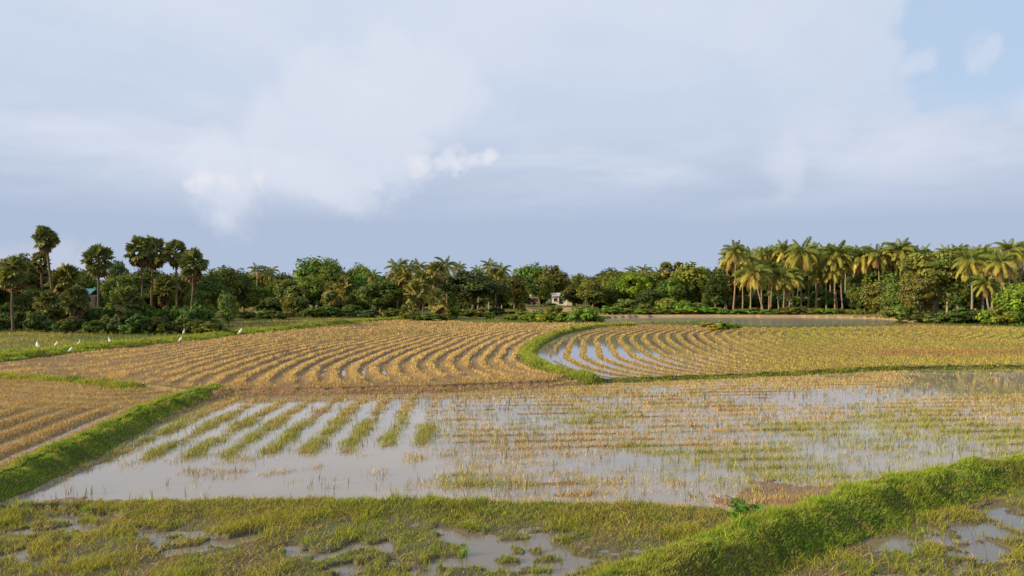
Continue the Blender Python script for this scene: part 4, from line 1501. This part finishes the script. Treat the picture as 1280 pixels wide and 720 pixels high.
tree(1150, 108, 340, 56, 'olive', 'lower left limb-heavy tree under the big dark spreading one', TR, kind='wide', low=.06)
tree(1102, 149, 320, 54, 'mid', 'pale olive tree between the last coconut palms', TR, kind='loose')
tree(1098, 143, 348, 50, 'olive', 'pale olive large-leaved tree on the pond bank', TR, kind='loose', low=.05)
tree(1120, 136, 350, 42, 'olive', 'olive tree at the right end of the pond bank', TR, low=.05)
tree(1074, 146, 352, 30, 'mid', 'small green tree under the last upright coconut palms', TR, low=.06)
tree(1276, 98, 346, 66, 'bright', 'bright green leafy tree at the right edge', TR, low=.06)
tree(1320, 108, 340, 80, 'green', 'green tree beyond the right edge', TR, low=.06)
tree(1215, 122, 340, 60, 'deep', 'shaded tree behind the golden short palm', TR, low=.1)
RB = [(1150, 104, 16, 36, 'dark'), (1168, 102, 14, 30, 'olive'), (1185, 101, 18, 34, 'dark'), (1200, 103, 22, 38, 'dark'), (1218, 102, 18, 30, 'deep'), (1238, 99, 22, 36, 'bright'), (1252, 98, 26, 40, 'bright'),
      (1268, 97, 22, 34, 'green'), (1282, 98, 26, 40, 'dark'), (1300, 98, 24, 40, 'bright'), (1130, 124, 20, 36, 'olive'), (1112, 130, 15, 30, 'olive'), (1125, 112, 8, 20, 'dark')]
RB.sort()
for i, (px, d, h, w, tn) in enumerate(RB):
    shrub(px, d, h, w, tn, f"bush below the big dark tree at the right end, {ORD[i]} from the left", 'bushes at the right end')
PB = []
for i in range(27):
    px = 760 + 13.3 * i + random.uniform(-4, 4)
    PB.append((px, 143.5 + 3 * random.random(), random.uniform(7, 12), random.uniform(17, 27), random.choice(['bright', 'bright', 'green', 'mid'])))
PB.sort()
for i, (px, d, h, w, tn) in enumerate(PB):
    shrub(px, d, h, w, tn, f"low green bush on the far pond bank, {ORD[i]} from the left", 'bushes on the far pond bank')
for px, d, h, w, lab in [(832, 150, 24, 34, 'light green broad bush left on the far pond bank'), (852, 149, 20, 30, 'round bright bush beside the light green one'),
                         (806, 150, 15, 28, 'yellowish bush at the left end of the pond bank'), (870, 150, 17, 26, 'dull green bush below the domed tree')]:
    shrub(px, d, h, w, 'bright' if 'bright' in lab or 'light' in lab else 'olive', lab, 'larger bushes behind the pond')
NB = [(612, 120, 8, 18, 'bright'), (652, 118, 9, 26, 'bright'), (672, 116, 11, 30, 'bright'), (692, 114, 15, 30, 'bright'), (706, 108, 11, 30, 'green'), (722, 107, 17, 30, 'bright'), (736, 106, 16, 28, 'bright'), (748, 106, 9, 18, 'green'),
      (638, 112, 7, 22, 'green'), (660, 109, 8, 28, 'bright'), (684, 106, 9, 30, 'bright')]
NB.sort()
for i, (px, d, h, w, tn) in enumerate(NB):
    shrub(px, d, h * 1.35, w, tn, f"leafy weed clump left of the pond, {ORD[i]} from the left", 'weed clumps left of the pond', name='weed_clump')
shrub(652, 134, 20, 15, 'mid', 'narrow upright shrub beside the black goat', None)
for i, (px, d, h, w, tn) in enumerate([(885, 92, 9, 24, 'yellow'), (903, 86, 13, 26, 'bright'), (893, 84, 9, 20, 'yellow'), (917, 90, 8, 18, 'green')]):
    shrub(px, d, h, w, tn, ['small yellowish weed clump on the near pond shore, left', 'larger green weed clump on the near pond shore', 'low weed clump in front on the near pond shore',
                            'low clump at the right end of the shore weeds'][i], 'weed clumps on the near pond shore', name='weed_clump')

# back row of the wood: nothing tells these trees apart
GB = 'trees of the back row'
for i in range(66):
    px = -110 + 23.5 * i + random.uniform(-8, 8)
    if px < 300:
        d, top = random.uniform(120, 150), random.uniform(334, 346)
    elif px < 900:
        d, top = random.uniform(212, 250), random.uniform(334, 344)
    else:
        d, top = random.uniform(172, 200), random.uniform(318, 334)
    if 700 < px < 725:
        top = 346
    tree(px, d, top, random.uniform(38, 56), random.choice(['deep', 'dark', 'bluish', 'dark', 'mid']), 'dark tree crowded ' + ('behind the left palmyra grove' if px < 290 else 'far behind the palms of the middle wood' if px < 640 else
         'far behind the house and the pond end' if px < 890 else 'behind the coconut palms of the pond'), GB, low=.05)
for i in range(40):
    px = 300 + 25 * i + random.uniform(-8, 8)
    if 676 < px < 716:
        continue
    d = random.uniform(172, 190) if px < 900 else random.uniform(164, 172)
    shrub(px, d, random.uniform(20, 32), random.uniform(30, 44), random.choice(['deep', 'dark', 'dark']), ('dark undergrowth bush deep in the middle wood' if px < 640 else 'dark undergrowth bush behind the pond end' if px < 890 else 'dark undergrowth bush between the coconut trunks'), 'undergrowth bushes of the wood')


# ------------------------------------------------------------------ houses
def bm_obj(name, boxes, mat, parent=None, bev=0.0):
    bm = bmesh.new()
    for (x0, y0, z0, x1, y1, z1) in boxes:
        m = Matrix.Translation(((x0 + x1) / 2, (y0 + y1) / 2, (z0 + z1) / 2)) @ Matrix.Diagonal((x1 - x0, y1 - y0, z1 - z0, 1))
        bmesh.ops.create_cube(bm, size=1, matrix=m)
    if bev:
        bmesh.ops.bevel(bm, geom=bm.edges[:], offset=bev, segments=1, affect='EDGES')
    me = bpy.data.meshes.new(name)
    bm.to_mesh(me)
    bm.free()
    return link(name, me, mat, parent)


M_white = rough_mat('limewash', [(.3, (.62, .58, .52)), (.7, (.80, .77, .72))], 1.5, .1)
M_tile = rough_mat('pale_roof', [(.3, (.36, .31, .27)), (.7, (.52, .47, .42))], 3, .3)
M_teal = rough_mat('turquoise_sheet', [(.3, (.14, .36, .40)), (.7, (.22, .48, .52))], 2, .1, rough=.5)
M_dark = rough_mat('dark_opening', [(.3, (.02, .018, .015)), (.7, (.035, .03, .026))], 2, .1)
M_buff = rough_mat('buff_wall', [(.3, (.34, .24, .15)), (.7, (.46, .34, .22))], 2, .2)


def gable(name, w, dp, z0, rise, over, mat, parent):
    V = [(-w / 2 - over, -dp / 2 - over, z0), (w / 2 + over, -dp / 2 - over, z0), (w / 2 + over, dp / 2 + over, z0), (-w / 2 - over, dp / 2 + over, z0),
         (-w / 2 - over, 0, z0 + rise), (w / 2 + over, 0, z0 + rise)]
    V2 = [(x, y, z + .10) for x, y, z in V]
    Fc = [(0, 1, 5, 4), (2, 3, 4, 5), (6, 10, 11, 7), (8, 11, 10, 9), (0, 6, 7, 1), (2, 8, 9, 3), (0, 4, 10, 6), (4, 3, 9, 10), (1, 7, 11, 5), (5, 11, 8, 2)]
    me = bpy.data.meshes.new(name)
    me.from_pydata(V + V2, [], Fc)
    me.update()
    return link(name, me, mat, parent)


def house(px, dist, base, wpx, hpx, label, rz=0.0, wallm=None, roofm=None, tower=True):
    x = (px - 640) / F * dist
    z = CAMH - (base - HZ) / F * dist
    w, h = wpx / F * dist, hpx / F * dist
    r = thing('house', label, 'house', (x, dist, z), rz)
    dp = 4.0
    bm_obj('wall', [(-w / 2, -dp / 2, -1.5, w / 2, dp / 2, h * .66)], wallm, r)
    gable('roof', w, dp, h * .66 + .01, h * .30, .25, roofm, r)
    dr = bm_obj('door', [(-.45 + w * .12, -dp / 2 - .04, 0, .45 + w * .12, -dp / 2 + .02, min(1.9, h * .55))], M_dark, r)
    for sx in (-.32, .36):
        wn = bm_obj('window', [(sx * w - .4, -dp / 2 - .035, h * .25, sx * w + .4, -dp / 2 + .02, h * .5)], M_dark, r)
        bm_obj('sill', [(sx * w - .5, -dp / 2 - .12, h * .25 - .09, sx * w + .5, -dp / 2 - .036, h * .25 - .005)], wallm, wn)
    if tower:
        bm_obj('stair_tower', [(w * .52, -dp / 2 - .5, -1.5, w * .52 + 1.5, dp / 2 - 1, h * 1.18)], wallm, r)
        bm_obj('tower_roof', [(w * .52 - .15, -dp / 2 - .65, h * 1.18 + .005, w * .52 + 1.65, dp / 2 - .85, h * 1.18 + .15)], roofm, r)
    return r


house(698, 174, 379.5, 16, 13.5, 'small white house with pale roof seen below the domed tree', .06, M_white, M_tile)
shrub(688, 168, 4, 18, 'mid', 'low shrub in front of the white house')
house(668, 185, 380, 9, 12, 'small grey-roofed hut half hidden left of the white house', -.1, M_buff, M_tile, False)
house(113, 96, 383, 8, 22, 'small house with turquoise roof peeping out behind the lone palmyra', .2, M_buff, M_teal, False)


# ------------------------------------------------------------------ egrets
M_feather = rough_mat('white_feathers', [(.3, (.70, .69, .66)), (.7, (.84, .83, .80))], 12, .15)
M_beak = rough_mat('yellow_beak', [(.3, (.50, .33, .05)), (.7, (.62, .42, .08))], 12, .1, rough=.5)
M_leg = rough_mat('dark_leg', [(.3, (.03, .03, .025)), (.7, (.06, .055, .04))], 12, .1)
M_goat = rough_mat('black_coat', [(.3, (.010, .009, .008)), (.7, (.022, .02, .018))], 6, .4)


def closed_tube(path, rad, sides, flat=1.0):
    V, Fc = [], []
    tube(path, rad, sides, V, Fc)
    n = len(V)
    Fc.append(tuple(range(sides))[::-1])
    Fc.append(tuple(range(n - sides, n)))
    return V, Fc


def egret_meshes(pose):
    # facing +x; tail, back, breast, S-shaped neck, head in one surface
    if pose == 'upright':
        path = [(-.24, 0, .22), (-.17, 0, .26), (-.08, 0, .31), (.0, 0, .36), (.06, 0, .42), (.075, 0, .48), (.045, 0, .545), (.04, 0, .60), (.075, 0, .645), (.115, 0, .645), (.135, 0, .64)]
        rad = [.012, .045, .082, .092, .070, .042, .030, .027, .034, .026, .012]
        bk = [(.13, 0, .641), (.18, 0, .632), (.225, 0, .622)]
    elif pose == 'hunched':
        path = [(-.19, 0, .13), (-.13, 0, .19), (-.07, 0, .255), (-.01, 0, .325), (.035, 0, .385), (.045, 0, .435), (.035, 0, .475), (.065, 0, .505), (.105, 0, .50), (.125, 0, .493)]
        rad = [.012, .050, .088, .10, .082, .055, .042, .038, .028, .012]
        bk = [(.12, 0, .494), (.165, 0, .48), (.205, 0, .465)]
    else:   # stooping forward
        path = [(-.25, 0, .30), (-.17, 0, .32), (-.08, 0, .335), (.01, 0, .345), (.085, 0, .35), (.14, 0, .38), (.20, 0, .385), (.25, 0, .35), (.285, 0, .325), (.30, 0, .312)]
        rad = [.012, .048, .082, .088, .066, .040, .029, .031, .025, .012]
        bk = [(.298, 0, .314), (.335, 0, .28), (.365, 0, .25)]
    V, Fc = closed_tube(path, rad, 10)
    body = cap_mesh('body', V, Fc)
    V, Fc = closed_tube(bk, [.012, .008, .002], 6)
    beak = cap_mesh('beak', V, Fc)
    legs = []
    for s in (-1, 1):
        V, Fc = closed_tube([(-.02, s * .035, .30), (-.005 + s * .02, s * .036, .15), (-.015 + s * .03, s * .036, .005)], [.013, .007, .007], 6)
        tube([(-.015 + s * .03, s * .036, .006), (.05 + s * .03, s * .036, .002)], [.006, .003], 5, V, Fc)
        legs.append(cap_mesh('leg', V, Fc))
    V, Fc = [], []
    for s in (-1, 1):
        b = len(V)
        z0 = .30 if pose != 'stoop' else .345
        k = .8 if pose == 'stoop' else 1.0
        pts = [(.05, .070, .05), (.0, .098, .03), (-.10, .090, -.02 * k), (-.20, .050, -.10 * k), (-.27, .02, -.15 * k), (-.14, .075, -.10 * k), (-.03, .092, -.07)]
        V += [(x, s * y, z0 + zz) for x, y, zz in pts] + [(x, s * (y - .02), z0 + zz) for x, y, zz in pts]
        m = len(pts)
        Fc.append(tuple(range(b, b + m)))
        for i in range(m):
            Fc.append((b + i, b + m + i, b + m + (i + 1) % m, b + (i + 1) % m))
    wings = cap_mesh('wings', V, Fc, False)
    return body, beak, legs, wings


EG = {p: egret_meshes(p) for p in ('upright', 'hunched', 'stoop')}


def egret(px, py, hpx, pose, face, label):
    # stand it on the ground where the photo shows its feet
    d = F * (CAMH - .25) / (py - HZ)
    x, y, z = at(px, d)
    for _ in range(4):
        d = F * (CAMH - z) / (py - HZ)
        x, y, z = at(px, d)
    r = thing('egret', label, 'bird', (x, y, z), face, 'white egrets along the grassy bund')
    body, beak, legs, wings = EG[pose]
    full = {'upright': .67, 'hunched': .535, 'stoop': .42}[pose]
    s = hpx / F * d / full * .92
    link('body', body, M_feather, r)
    link('wings', wings, M_feather, r)
    link('beak', beak, M_beak, r)
    for l in legs:
        link('leg', l, M_leg, r)
    r.scale = (s, s, s)


for a in [(47, 436.5, 10.5, 'hunched', 2.6, 'leftmost white egret, large and hunched near the grove edge'),
          (71, 435, 9, 'hunched', .6, 'white egret second from the left, leaning forward'),
          (89, 437, 9.5, 'hunched', .2, 'white egret third from the left, lowest beside the bund'),
          (99, 433.5, 10, 'upright', 1.2, 'thin upright white egret right of the three hunched ones'),
          (137, 434.5, 9.5, 'upright', 2.9, 'lone white egret in the middle of the green bund'),
          (226, 428.5, 9, 'hunched', .3, 'lower white egret of the close pair on the bund'),
          (230, 419, 9, 'upright', 1.5, 'upper slim white egret of the close pair'),
          (264, 419, 11, 'hunched', 2.8, 'white egret with long legs right of the close pair'),
          (301, 419.5, 10, 'hunched', .4, 'rightmost white egret at the end of the bund')]:
    egret(*a)


# ------------------------------------------------------------------ goat, stone, leafy plant
def goat():
    x, y, z = at(640, 134)
    r = thing('goat', 'black goat grazing beside the narrow shrub in the far grass', 'goat', (x, y, z), math.pi + .3)
    V = [(-.42, 0, .56), (-.15, 0, .60), (.18, 0, .60), (.38, 0, .62), (.55, 0, .50), (.66, 0, .34), (.80, 0, .22),
         (-.40, .10, .44), (-.47, .11, .26), (-.42, .11, .02), (-.40, -.10, .44), (-.47, -.11, .26), (-.42, -.11, .02),
         (.30, .10, .42), (.32, .11, .24), (.31, .11, .02), (.30, -.10, .42), (.32, -.11, .24), (.31, -.11, .02), (-.55, 0, .60), (-.62, 0, .68)]
    E = [(0, 1), (1, 2), (2, 3), (3, 4), (4, 5), (5, 6), (0, 7), (7, 8), (8, 9), (0, 10), (10, 11), (11, 12), (3, 13), (13, 14), (14, 15), (3, 16), (16, 17), (17, 18), (0, 19), (19, 20)]
    R = [.19, .22, .21, .18, .105, .095, .05, .10, .05, .035, .10, .05, .035, .08, .045, .035, .08, .045, .035, .04, .025]
    me = bpy.data.meshes.new('body')
    me.from_pydata(V, E, [])
    o = link('body', me, M_goat, r)
    sk = o.modifiers.new('skin', 'SKIN')
    for v, rad in zip(me.skin_vertices[0].data, R):
        v.radius = (rad, rad)
    me.skin_vertices[0].data[1].use_root = True
    ssf = o.modifiers.new('subd', 'SUBSURF')
    ssf.levels = ssf.render_levels = 1
    for s in (-1, 1):
        Vv, Fc = closed_tube([(.63, s * .05, .42), (.55, s * .09, .52), (.46, s * .10, .55)], [.022, .016, .005], 6)
        link('horn', cap_mesh('horn', Vv, Fc), M_leg, r)
        Vv, Fc = closed_tube([(.64, s * .08, .38), (.62, s * .15, .33), (.62, s * .19, .26)], [.02, .035, .008], 6)
        link('ear', cap_mesh('ear', Vv, Fc), M_goat, r)
    r.scale = (1.05, 1.05, 1.05)


goat()


def stone():
    x, y, z = at(554, 112)
    bm = bmesh.new()
    bmesh.ops.create_icosphere(bm, subdivisions=3, radius=.3)
    for v in bm.verts:
        n = float(fbm(np.array([v.co.x * 4 + 9]), np.array([v.co.y * 4 + v.co.z * 3]), 1.0, 3, 5)[0])
        v.co *= .8 + .45 * n
        v.co.z *= .85
    me = bpy.data.meshes.new('stone')
    bm.to_mesh(me)
    bm.free()
    m = rough_mat('pale_stone', [(.3, (.42, .34, .25)), (.7, (.66, .57, .46))], 3, .5)
    o = link('stone', me, m)
    o.location = (x, y, z + .16)
    tag(o, 'pale rounded stone at the back of the golden field', 'stone')


stone()


def leafy_plant():
    p = G(927, 662, .20)
    x, y = float(p[0]), float(p[1])
    z = hz(x, y)
    r = thing('leafy_plant', 'bushy dark green broad-leaved plant where the near bank meets the right bund', 'plant', (x, y, z))
    V, Fc = [], []
    # leaf: folded, pointed, unit length
    prof = [(0, .0), (.2, .16), (.45, .24), (.7, .18), (1.0, .0)]
    V = []
    for t, w in prof:
        zc = -.25 * t * t
        V += [(t, -w, zc + .06), (t, 0, zc), (t, w, zc + .06)]
    Fc = []
    for i in range(len(prof) - 1):
        for k in (0, 1):
            b = i * 3 + k
            Fc.append((b, b + 1, b + 4, b + 3))
    me = mesh_np('leaf', np.array(V), np.array(Fc), col=np.ones((len(V), 3)))
    rr = random.Random(4)
    st = []
    for k in range(9):
        a = k * 2.4
        rad = .10 + .24 * rr.random()
        top = Vector((math.cos(a) * rad, math.sin(a) * rad, .22 + .22 * rr.random()))
        SV, SF = [], []
        tube([(0, 0, -.03), tuple(top * .5 + Vector((0, 0, .04))), tuple(top)], [.009, .007, .003], 5, SV, SF)
        link('stem', cap_mesh('stem', SV, SF), M_bark, r, (.6, .8, .4))
        for q in range(18):
            t = .25 + .75 * q / 17
            f = link('leaf', me, M_leaf, r, [c * rr.uniform(.75, 1.3) for c in (.10, .205, .036)])
            f.location = top * t + Vector((0, 0, .02))
            s = rr.uniform(.12, .20)
            f.scale = (s, s, s)
            f.rotation_euler = Euler((rr.uniform(-.5, .5), -rr.uniform(.1, 1.0), q * 2.4 + a), 'XYZ')


leafy_plant()
